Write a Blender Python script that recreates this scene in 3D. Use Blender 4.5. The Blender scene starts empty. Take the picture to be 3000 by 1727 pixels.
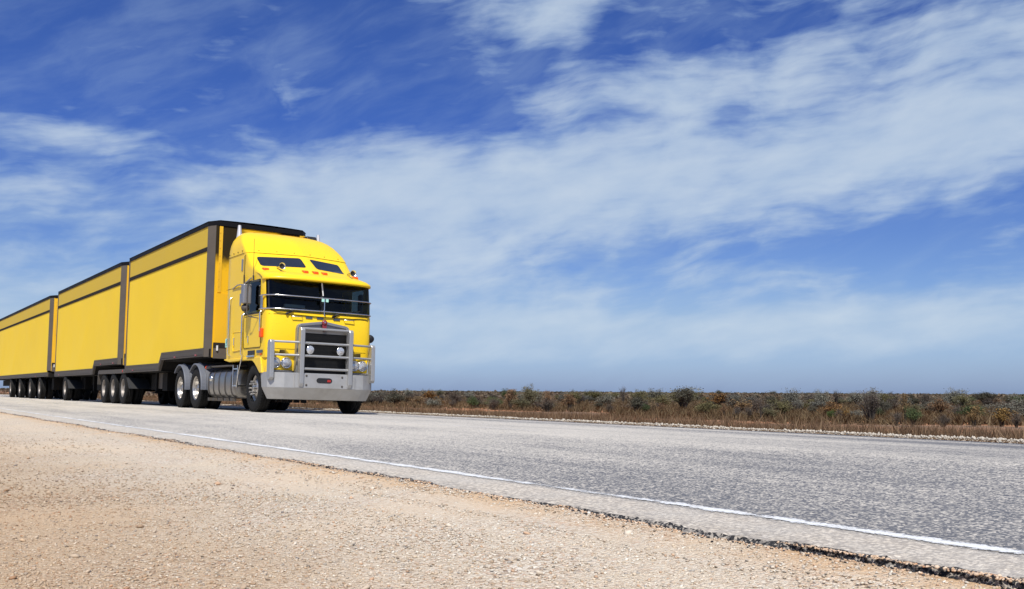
import bpy, bmesh, math, random
import numpy as np
from mathutils import Matrix, Vector

R = math.radians
scn = bpy.context.scene
col = scn.collection
random.seed(7)
rng = np.random.default_rng(11)

# ------------------------------------------------------------------ camera
CAM_Z = 0.443
cam = bpy.data.cameras.new('camera')
camo = bpy.data.objects.new('camera', cam)
col.objects.link(camo)
YAW, PITCH, ROLL = R(33.6304), R(1.94706), math.atan(0.0062)
_d = Vector((math.sin(YAW)*math.cos(PITCH), math.cos(YAW)*math.cos(PITCH), math.sin(PITCH)))
_r0 = Vector((math.cos(YAW), -math.sin(YAW), 0.0)); _u0 = _r0.cross(_d)
_r = _r0*math.cos(ROLL) + _u0*math.sin(ROLL)
_u = -_r0*math.sin(ROLL) + _u0*math.cos(ROLL)
M = Matrix(((_r.x, _u.x, -_d.x, 0), (_r.y, _u.y, -_d.y, 0), (_r.z, _u.z, -_d.z, CAM_Z), (0, 0, 0, 1)))
camo.matrix_world = M
cam.sensor_width = 36.0
cam.lens = 36.0*2896.0/3000.0
cam.shift_y = (1050.0-863.5)/3000.0
cam.clip_start = 0.05
cam.clip_end = 60000.0
scn.camera = camo

scn.view_settings.view_transform = 'Standard'
scn.view_settings.look = 'None'
scn.view_settings.gamma = 1.0
scn.view_settings.exposure = 0.38
scn.render.resolution_x, scn.render.resolution_y = 1024, 589

# ------------------------------------------------------------------ node helper
class NT:
    def __init__(s, tree):
        s.t = tree; s.n = tree.nodes; s.l = tree.links
    def N(s, typ, **kw):
        n = s.n.new(typ)
        ins = kw.pop('ins', {})
        for k, v in kw.items(): setattr(n, k, v)
        for k, v in ins.items(): s.set(n, k, v)
        return n
    def set(s, n, k, v):
        i = n.inputs[k]
        if hasattr(v, 'is_output') or isinstance(v, bpy.types.NodeSocket): s.l.new(v, i)
        else:
            if isinstance(v, (tuple, list)) and len(v) == 3 and i.type == 'RGBA': v = (*v, 1)
            i.default_value = v
    def math(s, op, a, b=None, c=None, clamp=False):
        n = s.n.new('ShaderNodeMath'); n.operation = op; n.use_clamp = clamp
        s.set(n, 0, a)
        if b is not None: s.set(n, 1, b)
        if c is not None: s.set(n, 2, c)
        return n.outputs[0]
    def vmath(s, op, a, b=None):
        n = s.n.new('ShaderNodeVectorMath'); n.operation = op
        s.set(n, 0, a)
        if b is not None: s.set(n, 1, b)
        return n.outputs[0]
    def mix(s, f, a, b, mode='MIX'):
        n = s.n.new('ShaderNodeMix'); n.data_type = 'RGBA'; n.blend_type = mode
        s.set(n, 0, f); s.set(n, 6, a); s.set(n, 7, b)
        return n.outputs[2]
    def noise(s, vec, scale, detail=4, rough=.5, dist=0.0, out=0):
        n = s.n.new('ShaderNodeTexNoise')
        if vec is not None: s.set(n, 'Vector', vec)
        n.inputs['Scale'].default_value = scale; n.inputs['Detail'].default_value = detail
        n.inputs['Roughness'].default_value = rough; n.inputs['Distortion'].default_value = dist
        return n.outputs[out]
    def voro(s, vec, scale, feature='F1', out='Distance', rand=1.0):
        n = s.n.new('ShaderNodeTexVoronoi'); n.feature = feature
        s.set(n, 'Vector', vec); n.inputs['Scale'].default_value = scale
        n.inputs['Randomness'].default_value = rand
        return n.outputs[out]
    def ramp(s, f, stops, interp='LINEAR'):
        n = s.n.new('ShaderNodeValToRGB'); n.color_ramp.interpolation = interp
        el = n.color_ramp.elements
        while len(el) < len(stops): el.new(0.5)
        for e, (p, c) in zip(el, stops):
            e.position = p
            e.color = (c, c, c, 1) if isinstance(c, (int, float)) else (*c, 1)
        s.set(n, 0, f)
        return n.outputs[0]
    def mr(s, v, a, b, c=0.0, d=1.0, smooth=False):
        n = s.n.new('ShaderNodeMapRange')
        if smooth: n.interpolation_type = 'SMOOTHSTEP'
        s.set(n, 0, v); s.set(n, 1, a); s.set(n, 2, b); s.set(n, 3, c); s.set(n, 4, d)
        return n.outputs[0]
    def sep(s, v):
        n = s.n.new('ShaderNodeSeparateXYZ'); s.set(n, 0, v); return n.outputs
    def comb(s, x, y, z):
        n = s.n.new('ShaderNodeCombineXYZ'); s.set(n, 0, x); s.set(n, 1, y); s.set(n, 2, z); return n.outputs[0]

# ------------------------------------------------------------------ world: sky with high thin cloud
SUN_EL, SUN_AZ = 54.0, 212.0           # azimuth measured from +Y towards +X
world = bpy.data.worlds.new('World'); scn.world = world
world.use_nodes = True
W = NT(world.node_tree); W.n.clear()
outw = W.N('ShaderNodeOutputWorld'); bg = W.N('ShaderNodeBackground')
W.l.new(bg.outputs[0], outw.inputs[0]); bg.inputs['Strength'].default_value = 0.10
sky = W.N('ShaderNodeTexSky'); sky.sky_type = 'NISHITA'; sky.sun_disc = False
sky.sun_elevation = R(SUN_EL); sky.sun_rotation = R(SUN_AZ)
sky.altitude = 100; sky.air_density = 1.0; sky.dust_density = 0.6; sky.ozone_density = 3.0
tc = W.N('ShaderNodeTexCoord'); V = W.vmath('NORMALIZE', tc.outputs['Generated'])
sx, sy, sz = W.sep(V)
el = W.math('MULTIPLY', W.math('ARCSINE', sz), 57.29578)
az = W.math('MULTIPLY', W.math('ARCTAN2', sx, sy), 57.29578)
# polarised, dry-air blue: tint of the air by height above the horizon
tint = W.ramp(W.math('DIVIDE', el, 60.0, clamp=True), [(0.0, (.39, .52, .98)), (.03, (.45, .56, .90)), (.065, (.49, .58, .82)), (.14, (.36, .46, .76)), (.25, (.235, .355, .745)), (.36, (.25, .37, .74)), (.55, (.45, .55, .85)), (1.0, (.6, .7, .95))])
skycol = W.mix(1.0, sky.outputs[0], tint, 'MULTIPLY')
# cloud coordinates: degrees on the sky, wind-sheared, with domain warp
P0 = W.comb(az, W.math('MULTIPLY', el, 1.0), 0.0)
warp = W.noise(P0, 0.09, 3, .5, 0, 1)
wv = W.vmath('SUBTRACT', warp, (0.5, 0.5, 0.5))
wsc = W.N('ShaderNodeVectorMath', operation='SCALE'); W.set(wsc, 0, wv); wsc.inputs['Scale'].default_value = 3.0
P1 = W.vmath('ADD', P0, wsc.outputs[0])
def rotscale(vec, ang, scx, scy, loc=(0, 0, 0)):
    n = W.N('ShaderNodeMapping'); n.vector_type = 'POINT'
    W.set(n, 'Vector', vec); n.inputs['Rotation'].default_value = (0, 0, R(ang))
    n2 = W.N('ShaderNodeMapping'); W.set(n2, 'Vector', n.outputs[0])
    n2.inputs['Scale'].default_value = (scx, scy, 1); n2.inputs['Location'].default_value = loc
    return n2.outputs[0]
cA = W.noise(rotscale(P1, -10, 0.085, 0.20), 1.0, 5, .52)                 # broad banks
cB = W.noise(rotscale(P1, -9, 0.22, 0.62, (3, 7, 0)), 1.0, 6, .52)         # puffs
cC = W.noise(rotscale(P1, -5, 0.32, 1.9, (9, 1, 0)), 1.0, 6, .55)          # streaks
# cover map: where the banks lie in the sky (azimuth, elevation, widths, cover, tilt)
def bump(a0, e0, wa, we, amp, tilt=0.0, pw=2.6):
    da = W.math('SUBTRACT', az, a0); de = W.math('SUBTRACT', el, e0)
    de = W.math('SUBTRACT', de, W.math('MULTIPLY', da, tilt))
    q = W.math('ADD', W.math('POWER', W.math('ABSOLUTE', W.math('DIVIDE', da, wa)), pw),
               W.math('POWER', W.math('ABSOLUTE', W.math('DIVIDE', de, we)), pw))
    return W.math('MULTIPLY', W.math('EXPONENT', W.math('MULTIPLY', q, -1.0)), amp)
BUMPS = [(26, 11.0, 9, 3.0, .80, .10), (46, 12.6, 16, 3.7, .86, .10), (60, 15, 8, 4.5, .36, .0), (8, 10.0, 10, 1.7, .44, .0), (10, 13.0, 6, .9, .30, -.03), (14, 18.5, 14, 4.0, -.16, 0), (55, 8.4, 9, 1.0, -.20, .05),
         (35.6, 21.2, 3.6, 1.5, .58, .15), (52, 18.8, 11, 2.1, .36, .15), (40, 17.0, 5, 1.2, .34, .1), (29, 22.0, 5, 1.0, .22, 0), (25, 16.2, 7, 1.6, .10, 0),
         (26, 6.6, 12, 1.7, .44, 0), (50, 6.9, 14, 1.2, .20, .05), (16, 7.5, 10, 2.0, .26, 0),
         (47, 3.5, 24, 1.7, .80, .02), (5, 3.6, 24, 2.5, .55, 0),
         (-60, 25, 40, 14, .5, 0), (130, 25, 45, 16, .5, 0), (-150, 20, 40, 14, .35, 0)]
cov = None
for b in BUMPS:
    g = bump(*b); cov = g if cov is None else W.math('ADD', cov, g)
tex = W.math('ADD', W.math('MULTIPLY', cA, .95), W.math('ADD', W.math('MULTIPLY', cB, .75), W.math('MULTIPLY', cC, .45)))
rough_ = W.mr(el, 2.5, 7.0, .35, 1.42, True)            # cloud near the horizon is smooth haze
dens = W.math('ADD', W.math('ADD', W.math('MULTIPLY', W.math('SUBTRACT', tex, 1.075), rough_), cov), .09)
cl = W.math('SUBTRACT', 1.0, W.math('EXPONENT', W.math('MULTIPLY', W.math('MAXIMUM', dens, 0.0), -1.5)))
cl = W.math('MULTIPLY', W.mr(cl, 0.04, .85, 0.0, .88, True), 1.0)
fine = W.noise(rotscale(P1, -24, 0.12, 0.60, (1, 5, 0)), 1.0, 6, .58)
veil = W.mr(W.math('ADD', fine, W.math('MULTIPLY', cA, .5)), .58, 1.08, 0.0, .26, True)
cl = W.math('MAXIMUM', cl, veil)
cloudcol = W.mix(W.mr(W.math('ADD', W.math('MULTIPLY', cB, .5), W.math('MULTIPLY', cl, .5)), .42, .80), (2.85, 3.95, 5.5), (4.35, 5.15, 6.05))
skyc = W.mix(cl, skycol, cloudcol)
W.l.new(skyc, bg.inputs['Color'])

sun = bpy.data.lights.new('sun', 'SUN'); sun.energy = 4.3; sun.angle = R(0.53); sun.color = (1.0, 0.955, 0.88)
suno = bpy.data.objects.new('sun', sun); col.objects.link(suno)
sv = Vector((math.sin(R(SUN_AZ))*math.cos(R(SUN_EL)), math.cos(R(SUN_AZ))*math.cos(R(SUN_EL)), math.sin(R(SUN_EL))))
suno.rotation_euler = sv.to_track_quat('Z', 'Y').to_euler()
suno.location = (0, -10, 60)

# ------------------------------------------------------------------ materials
MAT = {}
def newmat(name):
    m = bpy.data.materials.new(name); m.use_nodes = True
    t = NT(m.node_tree); t.n.clear()
    o = t.N('ShaderNodeOutputMaterial'); b = t.N('ShaderNodeBsdfPrincipled')
    t.l.new(b.outputs[0], o.inputs[0]); MAT[name] = m
    return m, t, b
def bump_to(t, b, h, strength=.5, dist=.01):
    n = t.N('ShaderNodeBump'); n.inputs['Strength'].default_value = strength; n.inputs['Distance'].default_value = dist
    t.set(n, 'Height', h); t.l.new(n.outputs[0], b.inputs['Normal'])
def simple(name, c, rough=.5, metal=0.0, coat=0.0, var=.12, scale=6.0, dirt=None, dirtamt=.3, bumpiness=0.0, spec=.5):
    m, t, b = newmat(name)
    tcn = t.N('ShaderNodeTexCoord'); ob = tcn.outputs['Object']
    n1 = t.noise(ob, scale, 5, .6)
    c1 = tuple(x*(1-var) for x in c); c2 = tuple(min(1, x*(1+var)) for x in c)
    cc = t.mix(n1, c1, c2)
    if dirt:
        n2 = t.noise(ob, scale*.45, 6, .65, .3)
        cc = t.mix(t.mr(n2, .48, .75, 0, dirtamt), cc, dirt)
    t.l.new(cc, b.inputs['Base Color'])
    t.set(b, 'Roughness', t.mr(n1, 0.2, .8, max(.02, rough*.8), min(1, rough*1.2)))
    b.inputs['Metallic'].default_value = metal; b.inputs['Coat Weight'].default_value = coat
    b.inputs['Coat Roughness'].default_value = .08
    b.inputs['Specular IOR Level'].default_value = spec
    if bumpiness: bump_to(t, b, t.noise(ob, scale*4, 4), bumpiness, .004)
    return m
YEL = (0.87, 0.575, 0.014)
simple('cab_paint', YEL, .38, 0, .12, .02, 1.5, (.55, .36, .04), .15, 0, .3)
m = MAT['cab_paint']; t = NT(m.node_tree); b = [n for n in t.n if n.type == 'BSDF_PRINCIPLED'][0]
src = b.inputs['Base Color'].links[0].from_socket; gp = t.N('ShaderNodeNewGeometry'); nz_ = t.sep(gp.outputs['Normal'])[1]
spk = t.math('MULTIPLY', t.mr(t.noise(gp.outputs['Position'], 38, 3, .6), .67, .71), t.mr(nz_, -.2, -.6, 0, .8))
low_ = t.math('MULTIPLY', t.mr(t.sep(gp.outputs['Position'])[2], 1.35, .75, 0, 1), t.mr(t.noise(gp.outputs['Position'], 7, 5, .65), .40, .68, 0, .6))
t.l.new(t.mix(spk, t.mix(low_, src, (.34, .24, .10)), (.10, .07, .03)), b.inputs['Base Color'])
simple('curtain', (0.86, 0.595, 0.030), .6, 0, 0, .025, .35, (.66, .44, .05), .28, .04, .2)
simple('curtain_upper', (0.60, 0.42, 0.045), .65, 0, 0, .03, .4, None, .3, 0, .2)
simple('front_wall', (0.74, 0.43, 0.015), .5, 0, 0, .06, .6, (.30, .2, .04), .5)
simple('post_metal', (0.10, 0.084, 0.067), .7, .1, 0, .25, 2.5, (.08, .06, .05), .5)
simple('rail_metal', (0.082, 0.071, 0.060), .7, .2, 0, .3, 4, (.07, .055, .045), .5)
simple('roof_black', (0.006, 0.006, 0.007), .6, 0, 0, .3, 2, None, .3, 0, .15)
simple('strip_dark', (0.024, 0.021, 0.019), .8, 0, 0, .5, 12, None, .3, 0, .15)
simple('chassis', (0.008, 0.0075, 0.007), .8, 0, 0, .4, 5, (.02, .016, .012), .5, 0, .15)
simple('bumper_metal', (0.42, 0.415, 0.40), .40, .45, 0, .07, 3, (.24, .22, .19), .6, .03)
simple('surround_metal', (0.27, 0.275, 0.28), .4, .5, 0, .08, 4)
simple('bullbar_metal', (0.39, 0.39, 0.385), .38, .55, 0, .05, 4, (.35, .33, .3), .3)
simple('chrome', (0.66, 0.655, 0.64), .22, 1.0, 0, .03, 5)
simple('stack_metal', (0.68, 0.67, 0.65), .35, .45, 0, .03, 5)
simple('rim_metal', (0.46, 0.44, 0.415), .33, .85, 0, .08, 6, (.28, .25, .21), .45)
simple('rim_trailer', (0.25, 0.225, 0.20), .5, .3, 0, .1, 6, (.16, .13, .10), .5)
simple('rubber', (0.009, 0.0088, 0.0085), .85, 0, 0, .25, 9, (.022, .019, .016), .4, .2, .25)
simple('plastic_black', (0.012, 0.012, 0.013), .5)
simple('fender_grey', (0.12, 0.13, 0.155), .5, 0, 0, .12, 4, (.1, .09, .08), .4)
simple('tank_metal', (0.26, 0.25, 0.235), .34, .8, 0, .08, 4, (.14, .12, .1), .5)
simple('amber', (0.80, 0.085, 0.006), .4, 0, 0, .05, 6, None, .3, 0, .25)
simple('red_lens', (0.35, 0.02, 0.015), .3, 0, .3, .05)
simple('white_plastic', (0.7, 0.7, 0.68), .4)
simple('mirror_shell', (0.30, 0.30, 0.31), .35, .6, 0, .08)
simple('dark_glass', (0.018, 0.021, 0.028), .10, 0, 0, .2, 3, None, .3, 0, .7)
simple('interior', (0.02, 0.019, 0.018), .8)
simple('emblem_red', (0.22, 0.02, 0.03), .35, 0, .3)
simple('sticker', (0.40, 0.72, 0.62), .5)
simple('ink', (0.01, 0.06, 0.06), .5)
simple('badge', (0.07, 0.09, 0.12), .3, .3, 0, .4, 60)
simple('mudflap', (0.02, 0.02, 0.02), .8)
# grille mesh: fine dark horizontal wires with dead insects
m, t, b = newmat('grille_mesh'); ob = t.N('ShaderNodeTexCoord').outputs['Object']
w = t.math('FRACT', t.math('MULTIPLY', t.sep(ob)[2], 45.0))
sp = t.mr(t.noise(ob, 45, 3, .7), .66, .72)
t.l.new(t.mix(sp, t.mix(t.mr(w, .35, .5), (.004, .004, .004), (.014, .013, .012)), (.11, .10, .08)), b.inputs['Base Color'])
b.inputs['Roughness'].default_value = .6
# lamp glass
m, t, b = newmat('lamp_glass'); ob = t.N('ShaderNodeTexCoord').outputs['Object']
t.l.new(t.mix(t.voro(ob, 40), (.75, .76, .78), (.38, .38, .37)), b.inputs['Base Color'])
b.inputs['Roughness'].default_value = .15; b.inputs['Metallic'].default_value = .55; b.inputs['Coat Weight'].default_value = .6
bump_to(t, b, t.voro(ob, 40), .4, .01)
# tinted window glass (thin)
m = bpy.data.materials.new('window_glass'); m.use_nodes = True; t = NT(m.node_tree); t.n.clear(); MAT['window_glass'] = m
o = t.N('ShaderNodeOutputMaterial'); tr = t.N('ShaderNodeBsdfTransparent'); tr.inputs[0].default_value = (.40, .50, .52, 1)
gl = t.N('ShaderNodeBsdfGlossy'); gl.inputs['Roughness'].default_value = .03; gl.inputs[0].default_value = (.75, .75, .75, 1)
mx = t.N('ShaderNodeMixShader'); fr = t.N('ShaderNodeFresnel'); fr.inputs[0].default_value = 1.45
t.l.new(t.math('MULTIPLY', fr.outputs[0], .75), mx.inputs[0]); t.l.new(tr.outputs[0], mx.inputs[1]); t.l.new(gl.outputs[0], mx.inputs[2]); t.l.new(mx.outputs[0], o.inputs[0])

# chip-seal asphalt
def track(t, X, c, w, amp):
    q = t.math('POWER', t.math('DIVIDE', t.math('SUBTRACT', X, c), w), 2.0)
    return t.math('MULTIPLY', t.math('EXPONENT', t.math('MULTIPLY', q, -1.0)), amp)
def asphalt(name, edge=False):
    m, t, b = newmat(name)
    ob = t.N('ShaderNodeNewGeometry').outputs['Position']
    X, Y, Z = t.sep(ob)
    streak = t.noise(t.comb(t.math('MULTIPLY', X, 2.6), t.math('MULTIPLY', Y, .22), 0.0), 1.0, 5, .62)
    blot = t.noise(t.comb(X, t.math('MULTIPLY', Y, .5), 3.0), 1.1, 5, .6)
    # wheel tracks polished darker
    tr = t.math('ADD', track(t, X, 3.75, .55, .15), track(t, X, 5.4, .45, .07))
    tr = t.math('ADD', tr, t.math('ADD', track(t, X, 7.3, .4, .05), track(t, X, 9.4, .55, .36)))
    tr = t.math('ADD', tr, track(t, X, 10.60, .24, 1.0))
    tr = t.math('SUBTRACT', tr, track(t, X, 6.3, .5, .06))
    tr = t.math('ADD', tr, t.mr(Y, 10.0, 2.5, 0, .33, True))        # binder bleeding towards the bend of the pull-off
    cellc = t.voro(ob, 95, 'F1', 'Color'); cr = t.sep(cellc)[0]
    d = t.voro(ob, 95)
    cell2 = t.sep(t.voro(ob, 38, 'F1', 'Color'))[1]
    thr = t.math('ADD', t.math('ADD', t.math('MULTIPLY', streak, .75), t.math('MULTIPLY', blot, .45)), tr)
    thr = t.math('SUBTRACT', thr, .37)                     # share of dark binder showing
    mixv = t.math('ADD', t.math('MULTIPLY', cr, .75), t.math('MULTIPLY', cell2, .25))
    dark = t.mr(t.math('SUBTRACT', thr, mixv), -.24, .24)
    if edge: dark = t.math('MULTIPLY', dark, t.mr(X, 3.0, 3.1, .45, 1.0))
    pale = t.mix(t.sep(cellc)[1], (.47, .435, .375), (.60, .555, .49))
    binder = t.mix(t.noise(ob, 20, 2), (.080, .084, .098), (.15, .152, .162))
    c = t.mix(dark, pale, binder)
    if edge:
        e = t.mr(t.math('ADD', X, t.math('MULTIPLY', t.math('SUBTRACT', t.noise(ob, 3.0, 4), .5), .25)), 2.70, 2.86, 1.0, 0.0, True)
        rag = t.mr(t.noise(ob, 24, 4, .7), .42, .60)
        c = t.mix(t.math('MULTIPLY', e, t.math('MULTIPLY', rag, .8)), c, (.06, .062, .066))
        e2 = t.mr(X, 2.95, 3.06, 1.0, 0.0)
        sandy = t.mr(t.noise(ob, 2.2, 5, .6), .30, .58, .1, .8)
        c = t.mix(t.math('MULTIPLY', sandy, t.mr(X, 3.02, 3.10, 1.0, 0.0)), c, t.mix(t.mr(t.voro(ob, 48), .32, .62), t.mix(t.sep(t.voro(ob, 48, 'F1', 'Color'))[0], (.54, .47, .375), (.70, .63, .53)), (.34, .30, .255)))
    t.l.new(c, b.inputs['Base Color']); b.inputs['Roughness'].default_value = .85
    b.inputs['Specular IOR Level'].default_value = .25
    bump_to(t, b, t.math('ADD', t.math('MULTIPLY', d, -1.0), t.math('MULTIPLY', cr, .5)), .7, .006)
asphalt('asphalt', True)
# broken binder face on the ragged edge
m, t, b = newmat('bitumen'); ob = t.N('ShaderNodeNewGeometry').outputs['Position']
ch_ = t.sep(t.voro(ob, 110, 'F1', 'Color'))[0]
t.l.new(t.mix(t.mr(t.math('ADD', t.math('MULTIPLY', t.noise(ob, 14, 4, .6), .9), t.math('MULTIPLY', ch_, .5)), .66, .80), (.010, .010, .012), t.mix(ch_, (.10, .10, .10), (.34, .30, .25))), b.inputs['Base Color'])
b.inputs['Roughness'].default_value = .8; bump_to(t, b, t.noise(ob, 90, 4), .8, .01)
# painted line: worn
m, t, b = newmat('line_paint'); ob = t.N('ShaderNodeNewGeometry').outputs['Position']; uvn = t.N('ShaderNodeUVMap').outputs[0]
wear = t.math('ADD', t.math('MULTIPLY', t.noise(ob, 60, 4, .7), .55), t.math('MULTIPLY', t.noise(ob, 5, 4), .45))
ux = t.sep(uvn)[0]
edge = t.math('MULTIPLY', t.math('ABSOLUTE', t.math('SUBTRACT', ux, .5)), 2.0)
Yl = t.sep(ob)[1]
worn = t.math('MULTIPLY', t.math('EXPONENT', t.math('MULTIPLY', t.math('POWER', t.math('DIVIDE', t.math('SUBTRACT', Yl, 4.35), .75), 2.0), -1.0)), .09)
wear = t.math('SUBTRACT', wear, t.math('ADD', worn, t.mr(Yl, 8, 25, 0, .03)))
thrv = t.mr(edge, .10, 1.0, .40, .70)
al = t.mr(t.math('SUBTRACT', wear, thrv), -.05, .05)
t.l.new(t.mix(t.noise(ob, 25, 3), (.58, .585, .585), (.70, .705, .70)), b.inputs['Base Color']); t.l.new(al, b.inputs['Alpha'])
b.inputs['Roughness'].default_value = .7
# faded centre line
m, t, b = newmat('centre_paint'); ob = t.N('ShaderNodeNewGeometry').outputs['Position']
wear = t.noise(ob, 55, 4, .7)
t.l.new(t.mr(wear, .48, .56), b.inputs['Alpha']); b.inputs['Base Color'].default_value = (.62, .61, .6, 1); b.inputs['Roughness'].default_value = .8

# crushed limestone shoulder
m, t, b = newmat('gravel'); ob = t.N('ShaderNodeNewGeometry').outputs['Position']; X, Y, Z = t.sep(ob)
big = t.noise(ob, .55, 6, .6, .6); big2 = t.noise(t.vmath('ADD', ob, (30, 4, 0)), 1.6, 5, .6)
ca = t.voro(ob, 75, 'F1', 'Color'); da = t.voro(ob, 75); cb = t.voro(ob, 190, 'F1', 'Color'); db = t.voro(ob, 190)
s1 = t.ramp(t.sep(ca)[0], [(0, (.30, .21, .15)), (.12, (.50, .40, .31)), (.5, (.61, .52, .43)), (.8, (.70, .64, .57)), (.93, (.54, .35, .25)), (1, (.16, .15, .15))])
s2 = t.ramp(t.sep(cb)[0], [(0, (.42, .31, .23)), (.5, (.61, .51, .40)), (1, (.70, .62, .53))])
st = t.mix(t.mr(big2, .35, .6), s2, s1)
sand = t.mix(t.noise(ob, 30, 4), (.58, .45, .33), (.66, .53, .41))
c = t.mix(t.mr(big, .46, .66, 0, .75), st, sand)
# warm rusty dust against the seal edge and to the left of the pull-off
ed = t.mr(t.math('ADD', X, t.math('MULTIPLY', t.math('SUBTRACT', t.noise(ob, 2.5, 4), .5), .35)), 2.30, 2.72, 0.0, 1.0, True)
c = t.mix(t.math('MULTIPLY', ed, t.mr(t.noise(ob, 4, 3), .3, .62,   .15, .80)), c, (.60, .37, .19))
br = t.math('MULTIPLY', t.mr(X, .9, -1.2, 0.0, .6, True), t.mr(t.noise(ob, .9, 5), .35, .6, .1, .8))
c = t.mix(br, c, t.mix(t.noise(ob, 60, 3), (.36, .235, .15), (.48, .34, .235)))
c = t.mix(1.0, c, (.975, .985, .945), 'MULTIPLY')
dust = t.mr(t.math('ADD', X, t.math('MULTIPLY', t.math('SUBTRACT', t.noise(ob, .8, 4), .5), 1.4)), 2.0, .55, 0, 1, True)
c = t.mix(dust, c, t.mix(1.0, c, (.82, .725, .625), 'MULTIPLY'))
crev = t.mr(da, .35, .62, 0, .30)
t.l.new(c, b.inputs['Base Color']); b.inputs['Roughness'].default_value = .95; b.inputs['Specular IOR Level'].default_value = .15
hgt = t.math('ADD', t.math('MULTIPLY', t.math('MULTIPLY', da, -1.0), t.mr(big, .46, .66, 1.0, .35)), t.math('MULTIPLY', db, -.45))
bump_to(t, b, hgt, .9, .010)
# loose stones: colour varies stone by stone
m, t, b = newmat('stone'); at = t.N('ShaderNodeAttribute', attribute_name='tint')
ob = t.N('ShaderNodeNewGeometry').outputs['Position']
t.l.new(t.mix(t.noise(ob, 260, 2), t.mix(1.0, at.outputs[0], (.82, .82, .82), 'MULTIPLY'), at.outputs[0]), b.inputs['Base Color']); b.inputs['Roughness'].default_value = .9
b.inputs['Specular IOR Level'].default_value = .2
# red desert soil
m, t, b = newmat('soil'); ob = t.N('ShaderNodeNewGeometry').outputs['Position']
n1 = t.noise(ob, .12, 6, .6); n2 = t.noise(ob, 1.2, 6, .65)
c = t.mix(t.mr(n2, .35, .65), (.42, .17, .07), (.52, .235, .10))
c = t.mix(t.mr(n1, .44, .58), c, (.20, .125, .075))
far_ = t.mr(t.sep(ob)[0], 34, 60, 0, .9)
c = t.mix(far_, c, (.085, .062, .042))
t.l.new(c, b.inputs['Base Color']); b.inputs['Roughness'].default_value = .95; bump_to(t, b, n2, .6, .05)
# vegetation
def veg(name, a, bb, c2=None, rough=.8, trans=.15):
    m, t, b = newmat(name)
    g = t.N('ShaderNodeNewGeometry'); oi = t.N('ShaderNodeObjectInfo')
    r = g.outputs['Random Per Island']
    stops = [(0, a), (1, bb)] if not c2 else [(0, a), (.6, bb), (1, c2)]
    c = t.ramp(r, stops)
    hs = t.N('ShaderNodeHueSaturation'); t.set(hs, 'Color', c)
    t.set(hs, 'Value', t.mr(oi.outputs['Random'], 0, 1, .75, 1.25)); t.set(hs, 'Saturation', t.mr(t.math('FRACT', t.math('MULTIPLY', oi.outputs['Random'], 7.0)), 0, 1, .8, 1.15))
    t.l.new(hs.outputs[0], b.inputs['Base Color']); b.inputs['Roughness'].default_value = rough
    b.inputs['Specular IOR Level'].default_value = .2
veg('leaf_silver', (.095, .09, .068), (.155, .15, .12), (.235, .235, .195))
veg('leaf_green', (.028, .048, .018), (.06, .085, .03), (.10, .12, .045))
veg('leaf_olive', (.07, .065, .03), (.13, .12, .06), (.19, .165, .085))
veg('leaf_rust', (.11, .056, .024), (.185, .10, .042), (.27, .16, .065))
veg('leaf_gold', (.13, .08, .032), (.20, .13, .055), (.29, .205, .10))
veg('leaf_dead', (.075, .059, .045), (.125, .10, .08), (.18, .15, .12))
veg('leaf_dark', (.045, .045, .032), (.075, .072, .05), (.12, .11, .08))
veg('bark', (.04, .033, .028), (.08, .066, .055))
veg('grass_dry', (.080, .042, .018), (.15, .083, .034), (.25, .155, .072))
veg('scrub_mix', (.055, .036, .020), (.11, .073, .038), (.165, .125, .075))

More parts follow.
